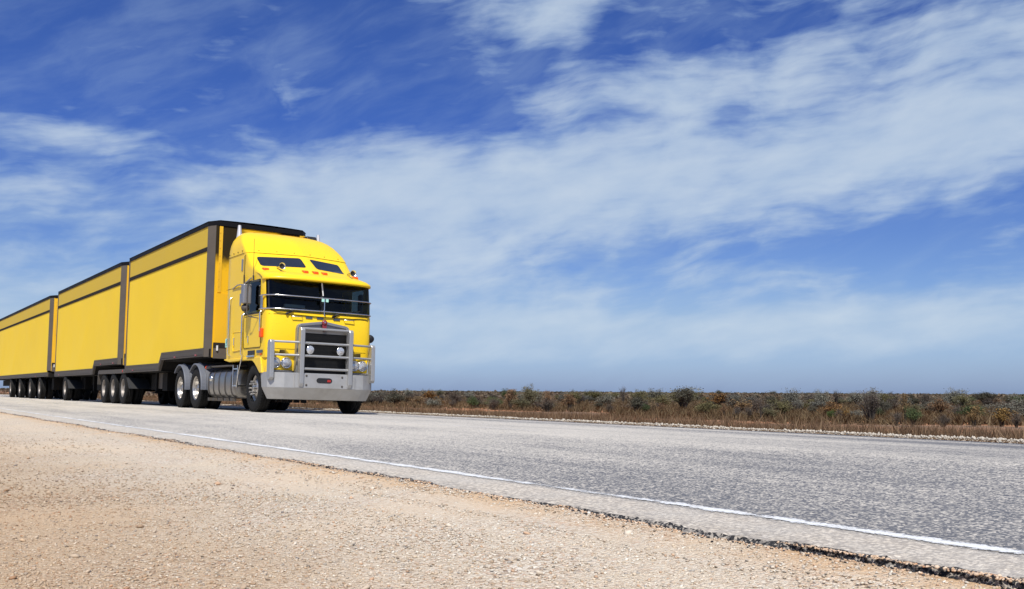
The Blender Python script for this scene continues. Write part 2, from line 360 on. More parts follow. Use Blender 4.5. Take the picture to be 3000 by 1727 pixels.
# ------------------------------------------------------------------ mesh builder
TRUCK_X, LEAN = 6.73, 0.0237
class MB:
    def __init__(s): s.v = []; s.f = []; s.mi = []; s.sm = []
    def add(s, vs, fs, mi=0, smooth=False):
        o = len(s.v); s.v += [tuple(p) for p in vs]
        for f in fs: s.f.append(tuple(i+o for i in f)); s.mi.append(mi); s.sm.append(smooth)
    def box(s, x0, x1, y0, y1, z0, z1, mi=0):
        vs = [(x, y, z) for z in (z0, z1) for y in (y0, y1) for x in (x0, x1)]
        s.add(vs, [(0, 2, 3, 1), (4, 5, 7, 6), (0, 1, 5, 4), (2, 6, 7, 3), (0, 4, 6, 2), (1, 3, 7, 5)], mi)
    def tube(s, pts, r, n=8, mi=0, cap=True, r2=None):
        pts = [Vector(p) for p in pts]; rings = []
        N = len(pts); o = []
        ref = None
        for i, p in enumerate(pts):
            a = pts[max(0, i-1)]; b = pts[min(N-1, i+1)]; d = (b-a).normalized()
            if ref is None:
                ref = Vector((0, 0, 1)) if abs(d.z) < .9 else Vector((1, 0, 0))
            x = d.cross(ref).normalized(); y = x.cross(d).normalized(); ref = y
            rr = r if r2 is None else r + (r2-r)*i/(N-1)
            rings.append([p + (x*math.cos(2*math.pi*k/n) + y*math.sin(2*math.pi*k/n))*rr for k in range(n)])
        vs = [v for rg in rings for v in rg]; fs = []
        for i in range(N-1):
            for k in range(n):
                a = i*n+k; b = i*n+(k+1) % n; fs.append((a, b, b+n, a+n))
        s.add(vs, fs, mi, True)
        if cap: s.add(rings[0], [tuple(range(n))[::-1]], mi); s.add(rings[-1], [tuple(range(n))], mi)
    def lathe(s, prof, c, axis='x', n=40, mi=0, smooth=True):
        """prof: list of (offset along axis, radius)"""
        vs = []
        for a, r in prof:
            for k in range(n):
                th = 2*math.pi*k/n; u, w = r*math.cos(th), r*math.sin(th)
                if axis == 'x': vs.append((c[0]+a, c[1]+u, c[2]+w))
                elif axis == 'y': vs.append((c[0]+u, c[1]+a, c[2]+w))
                else: vs.append((c[0]+u, c[1]+w, c[2]+a))
        fs = []
        for i in range(len(prof)-1):
            for k in range(n):
                a = i*n+k; b = i*n+(k+1) % n; fs.append((a, b, b+n, a+n))
        s.add(vs, fs, mi, smooth)
    def prism(s, poly, a0, a1, axis='x', mi=0):
        """poly in the two other axes (y,z for x; x,z for y; x,y for z)"""
        def P(a, p):
            return (a, p[0], p[1]) if axis == 'x' else ((p[0], a, p[1]) if axis == 'y' else (p[0], p[1], a))
        n = len(poly); vs = [P(a0, p) for p in poly] + [P(a1, p) for p in poly]
        fs = [tuple(range(n)), tuple(range(n, 2*n))[::-1]] + [(i, i+n, (i+1) % n+n, (i+1) % n) for i in range(n)]
        s.add(vs, fs, mi)
    def grid(s, rows, mi=0, smooth=True, closed=False):
        n = len(rows[0]); vs = [p for r in rows for p in r]; fs = []
        for i in range(len(rows)-1):
            for k in range(n if closed else n-1):
                a = i*n+k; b = i*n+(k+1) % n; fs.append((a, b, b+n, a+n))
        s.add(vs, fs, mi, smooth)
    def build(s, name, mats, parent=None, bevel=0.0, org=None, fixn=True):
        me = bpy.data.meshes.new(name)
        off = Vector(OFF.get(parent.name, (0, 0, 0))) if parent is not None else Vector(org or (0, 0, 0))
        o = bpy.data.objects.new(name, me); col.objects.link(o)
        loc = Vector((0, 0, 0))
        if parent is not None:
            # local origin at the part's own centre
            c = sum((Vector(v) for v in s.v), Vector()) / max(1, len(s.v)); loc = c - off
        me.from_pydata([tuple(Vector(v)-off-loc) for v in s.v], [], s.f)
        if isinstance(mats, str): mats = [mats]
        for mm in mats: me.materials.append(MAT[mm])
        me.polygons.foreach_set('material_index', s.mi); me.polygons.foreach_set('use_smooth', s.sm)
        if fixn:
            bm = bmesh.new(); bm.from_mesh(me); bmesh.ops.recalc_face_normals(bm, faces=bm.faces); bm.to_mesh(me); bm.free()
        me.update()
        if parent is not None:
            o.parent = parent; o.location = loc; OFF[o.name] = tuple(off+loc)
        elif org: o.location = org
        if bevel:
            bv = o.modifiers.new('bevel', 'BEVEL'); bv.width = bevel; bv.segments = 2; bv.limit_method = 'ANGLE'; bv.angle_limit = R(40)
        return o
OFF = {}
def tag(o, label=None, cat=None, group=None, kind=None):
    if label: o['label'] = label
    if cat: o['category'] = cat
    if group: o['group'] = group
    if kind: o['kind'] = kind
    return o
def empty(name, loc, rot=(0, 0, 0), off=None):
    o = bpy.data.objects.new(name, None); col.objects.link(o); o.location = loc; o.rotation_euler = rot
    o.empty_display_size = .3
    OFF[o.name] = off or (0, 0, 0)
    return o
def vehicle(name, y, label, cat, group=None):
    """root empty on the road under the vehicle; children are given in road frame (t across from near side, y along, z up)"""
    c = math.cos(LEAN); t0 = 1.14
    o = empty(name, (TRUCK_X+t0*c, y, -t0*math.sin(LEAN)), (0, LEAN, 0), (t0, y, 0))
    return tag(o, label, cat, group)
def pydata(name, v, f, mats, mi=None, smooth=False, loc=None):
    me = bpy.data.meshes.new(name); me.from_pydata([tuple(p) for p in v], [], f)
    for mm in mats: me.materials.append(MAT[mm])
    if mi is not None: me.polygons.foreach_set('material_index', mi)
    if smooth: me.polygons.foreach_set('use_smooth', [True]*len(f))
    o = bpy.data.objects.new(name, me); col.objects.link(o)
    if loc: o.location = loc
    return o
def npmesh(name, V, T, mat, tint=None, loc=(0, 0, 0), link=True):
    """fast triangle mesh from arrays"""
    me = bpy.data.meshes.new(name); nv, nt = len(V), len(T)
    me.vertices.add(nv); me.vertices.foreach_set('co', np.asarray(V, np.float32).ravel())
    me.loops.add(nt*3); me.loops.foreach_set('vertex_index', np.asarray(T, np.int32).ravel())
    me.polygons.add(nt); me.polygons.foreach_set('loop_start', np.arange(0, nt*3, 3, dtype=np.int32))
    me.polygons.foreach_set('loop_total', np.full(nt, 3, np.int32))
    mats = [mat] if isinstance(mat, str) else mat
    for mm in mats: me.materials.append(MAT[mm])
    me.update(calc_edges=True)
    if tint is not None:
        a = me.attributes.new('tint', 'FLOAT_COLOR', 'POINT')
        a.data.foreach_set('color', np.concatenate([tint, np.ones((nv, 1))], 1).astype(np.float32).ravel())
    if not link: return me
    o = bpy.data.objects.new(name, me); col.objects.link(o); o.location = loc
    return o

# ------------------------------------------------------------------ terrain
def road_z(X): return -(X-TRUCK_X)*math.tan(LEAN) if X > 6.2 else 0.01256-.024*(6.2-X)
EDGE_Z = road_z(2.72)
def wob(y, s=0.0):
    return (.030*math.sin(y*1.3+s)+.022*math.sin(y*3.7+1+s)+.014*math.sin(y*9.1+2*s)+.008*math.sin(y*23+s)+.006*math.sin(y*51+3*s))
# ground: one sheet to the horizon, verge falling away from the road on the far side, gravel shoulder at road level on the near side
def edge_fill(X, y):
    k = max(0.0, 1-abs(X-2.58)/.42)**.7 if X < 2.72 else 0.0
    return k*.026*min(1, max(0, (y-1.3)/2.4)) + (k*.004*math.sin(y*1.7))
def ground_z(X):
    pts = [(-400, -.9), (-12, -.62), (-3, -.24), (2.0, -.122), (2.6, -.100), (2.70, -.102), (2.80, -.150), (3.2, -.16), (10.6, -.24), (11.5, -.19), (12.6, -.36), (16, -.50), (24, -.557), (60, -.557)]
    for (a, za), (b, zb) in zip(pts, pts[1:]):
        if X <= b: return za+(zb-za)*(X-a)/(b-a) if X > a else za
    return -.557
xs = sorted(set([-30000, -6000, -1500, -400, -60, -12, -6, -3, 3.2, 10.6, 11.2, 11.35, 11.5, 12, 12.6, 14, 16, 20, 24, 60, 200, 900, 4000, 30000] + [round(-2+.25*i, 3) for i in range(19)] + [2.6, 2.70, 2.80]))
ys = [-30000, -4000, -600, -100, -40, -10, -2] + [i*.5 for i in range(0, 60)]+[30+i*2.0 for i in range(0, 25)] + [90, 120, 200, 500, 2000, 8000, 30000]
rows = [[(x, y, ground_z(x)+(.012*math.sin(x*2.1+y*.9)+.008*math.sin(x*.7-y*1.7) if -12 < x < 2.3 and -10 < y < 80 else 0)+edge_fill(x, y)) for x in xs] for y in ys]
g = MB()
n = len(xs); vs = [p for r in rows for p in r]; fs = []; mi = []
for j in range(len(ys)-1):
    for i in range(n-1):
        fs.append((j*n+i, j*n+i+1, (j+1)*n+i+1, (j+1)*n+i)); mi.append(0 if (xs[i] < 3 and xs[i] >= -60) or 10.5 < xs[i] < 11.3 else 1)
ground = tag(pydata('ground', vs, fs, ['gravel', 'soil'], mi, True), kind='structure')
# road with a ragged, broken near edge
ysr = [-30+.5*i for i in range(50)] + [-5+.03*i for i in range(1000)] + [25+.15*i for i in range(300)] + [70+2*i for i in range(40)] + [200, 400, 900, 2500, 6000]
ysr = sorted(set(round(y, 3) for y in ysr))
rn = np.random.default_rng(5)
vs = []; fs = []; mi = []
cols_x = [None]*4+[2.85, 3.1, 4, 5, 6.2, 7.5, 9, 10.2, None, None]
jit = 0.0
for y in ysr:
    jit = .72*jit + rn.normal()*.0075
    e = 2.715 + wob(y)*.9 + (jit if y < 70 else 0)
    f = 10.72 + .06*math.sin(y*.9)+.03*math.sin(y*2.3)
    lip = max(.002, .005+.017*max(0, 1-abs(y-2.2)/4.5)+.006*math.sin(y*1.1)+.005*math.sin(y*3.1)+.004*abs(rn.normal())); drop = EDGE_Z-lip
    r = [(e-.05, y, drop-.05), (e-.022-abs(rn.normal())*.016, y, drop-.012+rn.normal()*.006), (e-.006-abs(rn.normal())*.012, y, drop+lip*.55+rn.normal()*.004), (e, y, EDGE_Z-.003+rn.normal()*.0025)]
    r += [(x, y, road_z(x)) for x in cols_x[4:-2]] + [(f, y, road_z(f)), (f+.03, y, road_z(f)-.12)]
    vs += r
n = len(cols_x)
for j in range(len(ysr)-1):
    for i in range(n-1):
        fs.append((j*n+i, j*n+i+1, (j+1)*n+i+1, (j+1)*n+i)); mi.append(1 if i < 3 else 0)
road = tag(pydata('road', vs, fs, ['asphalt', 'bitumen'], mi), kind='structure')
# painted edge line
def line_strip(name, x, w, y0, y1, mat, dy=.5, lift=.004):
    ysl = [y0+dy*i for i in range(int((y1-y0)/dy)+1)]
    vs = []; fs = []
    for y in ysl:
        for sgn in (-1, 1): X = x+sgn*w/2; vs.append((X, y, road_z(X)+lift))
    for j in range(len(ysl)-1): fs.append((2*j, 2*j+1, 2*j+3, 2*j+2))
    o = pydata(name, vs, fs, [mat]); uv = o.data.uv_layers.new(name='UVMap')
    for p in o.data.polygons:
        for li in p.loop_indices:
            vi = o.data.loops[li].vertex_index; uv.data[li].uv = (vi % 2, vs[vi][1])
    return tag(o, kind='structure')
line_strip('road_edge_line', 3.10, .165, -10, 400, 'line_paint')
k = 0
for yy in range(-3, 200, 12):
    line_strip('road_centre_line', 6.28, .10, yy, yy+3.5, 'centre_paint')

# ------------------------------------------------------------------ wheels
def wheel(root, name, y, side, kind, zc=.487, r=.487, dual=False, W=2.28):
    """side 0 near, 1 far. Builds wheel (rim mesh) with tyre children."""
    s = 1 if side == 0 else -1            # direction from outer face inwards
    t0 = 0.02 if side == 0 else W-.02
    rim = MB()
    if kind == 'steer':
        prof = [(.03, .285), (.035, .262), (.06, .255), (.052, .235), (.045, .20), (.02, .165), (-.01, .15), (-.02, .13), (.0, .085), (-.03, .07), (-.035, 0.001)]
        rim.lathe([(a*s, b) for a, b in prof], (t0+.03*s, y, zc), n=36)
        for k in range(10):
            a = 2*math.pi*k/10; c = (t0+.03*s, y+.135*math.cos(a), zc+.135*math.sin(a))
            rim.tube([(c[0]-.075*s, c[1], c[2]), (c[0]+.0*s, c[1], c[2])], .020, 8, r2=.024)
    else:
        m = .285 if kind == 'drive' else .275
        prof = [(.01, m), (.012, m-.02), (.035, m-.028), (.10, m-.04), (.20, m-.055), (.235, m-.08), (.24, .15), (.225, .125), (.14, .12), (.13, .10), (.06, .095), (.05, .001)]
        rim.lathe([(a*s, b) for a, b in prof], (t0, y, zc), n=36)
        for k in range(10):
            a = 2*math.pi*k/10; c = (t0+.23*s, y+.175*math.cos(a), zc+.175*math.sin(a))
            rim.tube([(c[0]-.045*s, c[1], c[2]), c], .016, 6)
    w = rim.build(name, 'rim_metal' if kind != 'trailer' else 'rim_trailer', root)
    w['label'] = {'steer': 'front steering wheel with a ring of chrome wheel nuts', 'drive': 'drive wheel with a deep polished rim', 'trailer': 'trailer wheel with a dusty pale rim'}[kind]
    tp = [(.03, .27), (.0, .285), (-.005, .33), (-.008, .38), (.0, .43), (.012, .462), (.03, r-.006), (.045, r), (.085, r), (.088, r-.012), (.095, r-.012), (.098, r), (.138, r), (.141, r-.012), (.148, r-.012), (.151, r), (.19, r), (.205, r-.006), (.223, .462), (.235, .43), (.243, .38), (.24, .33), (.235, .285), (.21, .27)]
    for j in range(2 if dual else 1):
        ty = MB(); o = t0 + (.0+.30*j)*s
        ty.lathe([(a*s, b) for a, b in tp], (o, y, zc), n=56)
        # tread lugs on the shoulders
        for k in range(48):
            a = 2*math.pi*k/48; ca, sa = math.cos(a), math.sin(a)
            for (a0, a1) in ((.012, .05), (.185, .222)):
                q = []
                for da in (-.022, .022):
                    for x in (a0, a1):
                        for rr in (r-.02, r+.003):
                            q.append((o+x*s, y+rr*math.cos(a+da), zc+rr*math.sin(a+da)))
                ty.add(q, [(0, 1, 3, 2), (4, 6, 7, 5), (0, 4, 5, 1), (2, 3, 7, 6), (1, 5, 7, 3), (0, 2, 6, 4)])
        ty.build('tyre', 'rubber', w)
    return w

# ------------------------------------------------------------------ the cab-over truck
CW = 2.28; TC = 1.14
truck = vehicle('truck', 21.5, 'yellow cab-over truck with grey bull bar and high roof, pulling three trailers', 'truck')
LV = [ # z, Yc, Ys, half width, sweep, n, rear Y
 (1.10, 18.90, 19.22, 1.13, .0, 5, 21.56), (1.50, 18.885, 19.2, 1.14, .0, 5, 21.58), (1.965, 18.885, 19.2, 1.14, .0, 5, 21.59),
 (2.06, 18.91, 19.22, 1.14, .0, 5, 21.6), (2.36, 18.96, 19.26, 1.14, .0, 5, 21.6), (2.66, 19.01, 19.30, 1.14, .0, 5, 21.6), (2.72, 19.04, 19.36, 1.14, .0, 5, 21.6),
 (2.80, 19.12, 19.55, 1.14, .04, 4.5, 21.6), (2.93, 19.38, 19.98, 1.14, .14, 4.0, 21.6), (3.04, 19.56, 20.22, 1.14, .30, 4.2, 21.6), (3.27, 19.95, 20.36, 1.135, .26, 4.2, 21.6), (3.34, 20.04, 20.45, 1.133, .24, 4.2, 21.6),
 (3.345, 20.03, 20.44, 1.137, .24, 4.2, 21.605), (3.48, 20.22, 20.62, 1.13, .22, 4, 21.6), (3.60, 20.40, 20.82, 1.11, .20, 3.6, 21.59), (3.72, 20.60, 21.0, 1.07, .17, 3.2, 21.57), (3.82, 20.82, 21.16, 1.00, .12, 3, 21.55),
 (3.89, 21.02, 21.28, .92, .08, 2.8, 21.53), (3.935, 21.20, 21.38, .80, .04, 2.6, 21.51), (3.96, 21.33, 21.44, .62, .0, 2.4, 21.49), (3.97, 21.42, 21.46, .3, 0, 2, 21.47)]
def lvl(z):
    for a, b in zip(LV, LV[1:]):
        if z <= b[0]:
            f = (z-a[0])/(b[0]-a[0]) if b[0] > a[0] else 0
            return [a[i]+f*(b[i]-a[i]) for i in range(7)]
    return LV[-1]
def yfront(t, z, L=None):
    L = L or lvl(z); x = min(1.0, abs(t-TC)/L[3])
    return L[1]+L[4]*x+max(0, L[2]-L[1]-L[4])*(1-(1-x**L[5])**(1/L[5]))
FX = [0, .08, .2, .35, .5, .65, .76, .85, .905, .94, .97, .988, .997, 1.0]
SY = [19.42, 19.55, 19.8, 20.0, 20.28, 20.6, 21.0, 21.3]
def ring(L):
    half = [(x*L[3], yfront(TC+x*L[3], L[0], L)) for x in FX]
    rear = L[6]; ys0 = half[-1][1]
    side = []
    for y in SY:
        yy = max(y, ys0+.02*(SY.index(y)+1)); yy = min(yy, rear-.12-.002*(8-SY.index(y)))
        side.append((L[3], yy))
    rc = [(L[3], rear-.10), (L[3]-.03, rear-.03), (L[3]-.10, rear), (L[3]*.4, rear), (0, rear)]
    rc = [(max(0, a), b) for a, b in rc]
    h = half+side+rc
    R_ = [(TC+a, b, L[0]) for a, b in h]; L_ = [(TC-a, b, L[0]) for a, b in h[1:-1]][::-1]
    return R_+L_
rings = [ring(L) for L in LV]; nn = len(rings[0]); nh = len(FX)+len(SY)+5
cabm = MB(); V_ = [p for r in rings for p in r]; F_ = []
nfx, nsy = len(FX), len(SY)
for i in range(len(LV)-1):
    for k in range(nn):
        k2 = (k+1) % nn
        z0 = LV[i][0]
        kk = k if k < nh-1 else nn-1-k             # symmetric index of the strip
        ws = (2.06 <= z0 < 2.66) and kk < 11       # windscreen opening
        door = (2.06 <= z0 < 2.66) and (nfx <= kk < nfx+3)   # side window opening, y 19.42 .. 20.28
        if ws or door: continue
        a = i*nn+k; b = i*nn+k2; F_.append((a, b, b+nn, a+nn))
cabm.add(V_, F_, 0, True)
cabm.add(rings[-1], [tuple(range(nn))], 0); cabm.add(rings[0], [tuple(range(nn))], 0)
cab = cabm.build('cab', 'cab_paint', truck); es = cab.modifiers.new('edges', 'EDGE_SPLIT'); es.split_angle = R(38)

def patch(mb, outline, rfun, off, rings_=(1.0, .955, .6, .25), mi_edge=1, mi_in=0, flange=.012):
    """outline: closed list of (a,b); rfun(a,b,off) -> point; star-shaped fill"""
    ca = sum(p[0] for p in outline)/len(outline); cb = sum(p[1] for p in outline)/len(outline)
    rows = [[rfun(a, b, -.004) for a, b in outline]]
    for s in rings_: rows.append([rfun(ca+(a-ca)*s, cb+(b-cb)*s, off) for a, b in outline])
    n = len(outline); o = len(mb.v)
    for r in rows: mb.v += [tuple(p) for p in r]
    mb.v.append(tuple(rfun(ca, cb, off)))
    for i in range(len(rows)-1):
        for k in range(n):
            a = o+i*n+k; b = o+i*n+(k+1) % n; mb.f.append((a, b, b+n, a+n)); mb.mi.append(mi_edge if i < 2 else mi_in); mb.sm.append(i >= 1)
    for k in range(n): mb.f.append((o+(len(rows)-1)*n+k, o+(len(rows)-1)*n+(k+1) % n, len(mb.v)-1)); mb.mi.append(mi_in); mb.sm.append(True)
def rquad(c, r, seg=5, edge=7):
    """rounded quadrilateral outline from 4 corners (a,b)"""
    c = [Vector(p) for p in c]; out = []
    for i in range(4):
        p0, p, p1 = c[i-1], c[i], c[(i+1) % 4]
        d0 = (p0-p).normalized(); d1 = (p1-p).normalized(); ri = r[i] if isinstance(r, (list, tuple)) else r
        A, B = p+d0*ri, p+d1*ri
        for k in range(seg+1):
            t = k/seg; out.append(tuple((A*(1-t)+p*t)*(1-t)+(p*(1-t)+B*t)*t))
        nA = c[(i+1) % 4]; rn_ = r[(i+1) % 4] if isinstance(r, (list, tuple)) else r
        E_ = nA+(p-nA).normalized()*rn_
        for k in range(1, edge): out.append(tuple(B+(E_-B)*k/edge))
    return out
fr_front = lambda t, z, o: (t, yfront(t, z)-o, z)
fr_side = lambda y, z, o: (-o, y, z)
fr_far = lambda y, z, o: (CW+o, y, z)
# windscreen in two panes with a centre bar
for (a, b, r) in ((.035, 1.125, (.10, .02, .02, .10)), (1.155, CW-.035, (.02, .10, .10, .02))):
    mb = MB()
    patch(mb, rquad([(a, 2.03), (b, 2.03), (b, 2.70), (a, 2.70)], r, 5, 12), fr_front, .014, (1.0, .965, .93, .6, .3))
    mb.build('windscreen', ['window_glass', 'plastic_black'], truck)
mb = MB(); mb.box(1.122, 1.158, 18.885, 18.93, 2.04, 2.36); mb.box(1.122, 1.158, 18.93, 18.99, 2.30, 2.68); mb.build('windscreen_bar', 'plastic_black', truck)
# cab interior seen through the glass: floor, dashboard, bulkhead, seats, steering wheel
mb = MB(); mb.box(.03, 2.25, 19.02, 20.4, 1.96, 2.03); mb.box(.03, 2.25, 20.45, 20.5, 1.96, 2.7); mb.box(.06, 2.22, 19.1, 19.45, 2.03, 2.13)
mb.box(.05, 2.23, 19.15, 20.45, 2.685, 2.70)
for t in (.45, 1.75): mb.box(t-.22, t+.22, 20.0, 20.18, 2.0, 2.56)
mb.tube([(1.75+.2*math.cos(a), 19.56+.05*math.sin(a), 2.17+.17*math.sin(a)) for a in [i*math.pi/8 for i in range(17)]], .014, 6)
mb.build('interior', 'interior', truck)
mb = MB(); mb.box(.42, .85, 19.12, 19.2, 2.135, 2.20); mb.build('dash_papers', 'mirror_shell', truck)
for rf, nm in ((fr_side, 0), (fr_far, 1)):
    mb = MB(); patch(mb, rquad([(19.37, 2.0), (20.33, 2.0), (20.33, 2.70), (19.37, 2.70)], (.07, .06, .07, .05)), rf, .006)
    mb.build('door_window', ['window_glass', 'plastic_black'], truck)
# roof windows
for c in ([(.15, 3.015), (1.04, 3.04), (1.05, 3.285), (.15, 3.245)], [(1.95, 2.99), (1.26, 3.03), (1.245, 3.285), (1.965, 3.24)]):
    mb = MB(); patch(mb, rquad(c, .055, 5, 10), fr_front, .008, (1.0, .975, .9, .6, .3)); mb.build('roof_window', ['dark_glass', 'plastic_black'], truck)
# sun visor
def vis(z, yc, ye, n=2.6, hw=1.17):
    return [(TC+hw*x, yc+(ye-yc)*(1-(1-abs(x)**n)**(1/n) if abs(x) < 1 else 1), z) for x in [math.sin(math.pi/2*i/16) for i in range(-16, 17)]]
mb = MB(); mb.grid([vis(2.685, 19.03, 19.36, hw=1.13), vis(2.665, 18.80, 19.24), vis(2.68, 18.775, 19.22), vis(2.725, 18.785, 19.24), vis(2.80, 18.96, 19.42, hw=1.16), vis(2.86, 19.18, 19.66, hw=1.145), vis(2.88, 19.26, 19.8, hw=1.13)])
v = mb.build('sun_visor', 'cab_paint', truck)
# lower front, fender and skirt
mb = MB()
low = [ring((z, 18.93+.03*(1.1-z)/.3, 19.22, 1.13, 0, 5, 19.32)) for z in ()]
def lowring(z, yc, hw=1.13):
    return [(TC+hw*x, yc+.32*(1-(1-abs(x)**5)**.2 if abs(x) < 1 else 1), z) for x in [-1+i/20 for i in range(41)]]
mb.grid([lowring(1.10, 18.90), lowring(.98, 18.90), lowring(.80, 18.93)])
mb.build('front_panel', 'cab_paint', truck)
# side skirts with the wheel arch cut: near and far
arch = [(21.55, 1.10), (21.2, 1.045), (20.42, 1.06), (20.0, 1.065), (19.72, 1.05), (19.55, .98), (19.42, .90), (19.30, .82), (19.26, .79), (18.98, .79)]
for t0, t1 in ((-.012, .10), (2.18, 2.292)):
    mb = MB()
    poly = arch + [(19.0, 1.02), (19.12, 1.12), (19.3, 1.15), (21.2, 1.14), (21.56, 1.14)]
    mb.prism([(19.26, .79), (19.30, .82), (19.42, .90), (19.55, .98), (19.72, 1.05), (19.80, 1.115), (19.22, 1.115), (19.12, .79)], t0, t1)
    mb.prism([(19.72, 1.05), (20.42, 1.06), (21.2, 1.045), (21.55, 1.09), (21.55, 1.115), (19.80, 1.115)], t0+.001, t1)
    mb.build('wheel_arch', 'cab_paint', truck, .012)
mb = MB(); mb.prism([(19.2, 1.09), (21.5, 1.09), (21.5, .6), (20.9, .6), (20.45, 1.04), (19.5, 1.04), (19.25, .75)], .32, 1.96); mb.box(.34, 1.94, 18.98, 19.3, .45, 1.09)
mb.build('wheel_well', 'chassis', truck)
# panel lines, doors, lockers
def frame(mb, c, rf, w=.010, o=.004, r=.03):
    out = rquad(c, r, 4, 6); mb.tube([rf(a, b, o) for a, b in out+[out[0]]], w, 5, cap=False)
mb = MB(); frame(mb, [(19.27, 1.31), (20.31, 1.31), (20.34, 2.02), (19.27, 2.02)], fr_side, .007, .001, .05); d = mb.build('door', 'strip_dark', truck)
mb2 = MB(); mb2.box(-.02, 0, 19.98, 20.02, 1.42, 1.56); mb2.build('handle', 'chrome', d)
mb = MB(); frame(mb, [(20.40, 1.29), (21.0, 1.27), (21.03, 1.68), (20.40, 1.67)], fr_side, .008, .002, .06); d = mb.build('locker_door', 'cab_paint', truck)
mb2 = MB(); mb2.box(-.02, 0, 20.90, 20.94, 1.40, 1.56); mb2.build('handle', 'chrome', d)
for (y, z0, z1) in ((21.19, 1.19, 2.44), (20.32, 1.16, 2.04), (19.225, 1.60, 2.04)):
    mb = MB(); mb.tube([(0, y, z0), (-.05, y, z0+.03), (-.05, y, z1-.03), (0, y, z1)], .016, 8); mb.build('grab_rail', 'chrome', truck)
mb = MB(); mb.tube([(-.03, 20.28, 1.16), (-.03, 20.48, .81), (-.03, 20.58, .5)], .014, 8); mb.build('grab_rail', 'chrome', truck)
mb = MB(); mb.tube([(-.01, 21.14, 2.63), (-.03, 20.75, 2.68), (-.03, 20.36, 2.66), (-.02, 19.9, 2.76)], .014, 6); mb.build('rain_gutter', 'mirror_shell', truck)
# side marker slits, badges, sticker
for (y, z0, z1) in ((20.56, 2.97, 3.22), (20.60, 2.235, 2.49)):
    mb = MB(); mb.box(-.014, 0, y-.045, y+.045, z0, z1); mb.build('side_vent', 'mirror_shell', truck, .008)
mb = MB(); mb.box(-.012, 0, 19.13, 19.47, 1.195, 1.25); mb.build('badge', 'badge', truck)
mb = MB(); mb.box(-.010, 0, 19.20, 19.27, 1.15, 1.18); mb.build('side_marker', 'amber', truck)
mb = MB(); mb.box(-.006, 0, 19.60, 20.02, 1.165, 1.255); mb.build('step_recess', 'plastic_black', truck)
mb = MB(); mb.box(-.03, 0, 19.56, 20.02, 1.12, 1.155); mb.build('step', 'chrome', truck)
mb = MB(); mb.box(-.004, 0, 21.24, 21.53, 1.375, 1.565); st = mb.build('sticker', 'sticker', truck)
mb = MB(); mb.tube([(-.005, 21.385+.062*math.cos(a), 1.492+.055*math.sin(a)) for a in [i*math.pi/10 for i in range(21)]], .006, 4, cap=False)
mb.tube([(-.006, 21.37, 1.455), (-.006, 21.37, 1.53), (-.006, 21.41, 1.48), (-.006, 21.35, 1.48)], .006, 4)
mb.box(-.0055, -.004, 21.26, 21.52, 1.405, 1.415)
mb.build('emblem', 'ink', st)
# seams with rivets around the roof cap and waist
for (z, y0, y1) in ((3.34, 20.5, 21.58), (2.64, 21.0, 21.59), (1.965, 19.22, 20.3)):
    mb = MB(); mb.box(-.003, .0, y0, y1, z-.004, z+.004); mb.build('panel_seam', 'strip_dark', truck)
for i in range(4): mb = MB(); mb.box(-.012, 0, 20.6+.28*i, 20.62+.28*i, 3.39, 3.41); mb.build('rivet', 'strip_dark', truck)
for i in range(6): mb = MB(); p = fr_front(.25+i*.36, 3.40, .004); mb.lathe([(-.004, .001), (-.004, .012), (.004, .012)], p, 'y', 8); mb.build('rivet', 'strip_dark', truck)
for z, w_ in ((3.343, .004), (1.967, .005), (1.28, .003)):
    mb = MB(); mb.tube([fr_front(.04+i*.11, z, .002) for i in range(21)], w_, 4); mb.build('panel_seam', 'strip_dark', truck)
mb = MB(); mb.tube([(.0, 20.40, 2.72), (-.001, 20.40, 3.30)], .005, 5); mb.build('panel_seam', 'strip_dark', truck)
# grille: surround with a peaked top, polished upper panel, dark mesh
gl_, gr_, gy = .575, 1.705, 18.78
def gtop(t): return 1.80+.075*(1-abs(t-TC)/.565)
outer = [(gl_, .80), (gl_, 1.70), (gl_+.02, 1.765), (gl_+.07, 1.80), (TC, 1.875), (gr_-.07, 1.80), (gr_-.02, 1.765), (gr_, 1.70), (gr_, .80)]
inner = [(gl_+.05, .80), (gl_+.05, 1.69), (gl_+.065, 1.72), (gl_+.09, 1.745), (TC, 1.815), (gr_-.09, 1.745), (gr_-.065, 1.72), (gr_-.05, 1.69), (gr_-.05, .80)]
mb = MB()
for i in range(len(outer)-1):
    q = [outer[i], outer[i+1], inner[i+1], inner[i]]; mb.prism(q, gy, gy+.15, 'y')
gs = mb.build('grille_surround', 'surround_metal', truck, .008)
mb = MB(); mb.prism([(gl_+.05, 1.62), (gl_+.05, 1.69), (gl_+.065, 1.72), (gl_+.09, 1.745), (TC, 1.815), (gr_-.09, 1.745), (gr_-.065, 1.72), (gr_-.05, 1.69), (gr_-.05, 1.62)], gy+.03, gy+.05, 'y')
mb.build('grille_header', 'tank_metal', truck)
mb = MB(); mb.box(gl_+.05, gr_-.05, gy+.05, gy+.09, .70, 1.62)
for i in range(46): mb.box(gl_+.05, gr_-.05, gy+.038, gy+.05, .82+i*.0175, .826+i*.0175)
mb.build('grille', 'grille_mesh', truck)
mb = MB(); mb.lathe([(-.03, .001), (-.03, .045), (-.015, .055), (0, .055)], (TC, gy-.01, 1.845), 'y', 16); mb.prism([(TC-.05, 1.80), (TC+.05, 1.80), (TC+.03, 1.69), (TC, 1.67), (TC-.03, 1.69)], gy-.025, gy+.0, 'y')
em = mb.build('emblem', 'emblem_red', truck)
mb = MB(); mb.lathe([(-.002, .001), (-.002, .018)], (TC, gy-.042, 1.85), 'y', 12); mb.build('emblem_trim', 'chrome', em)
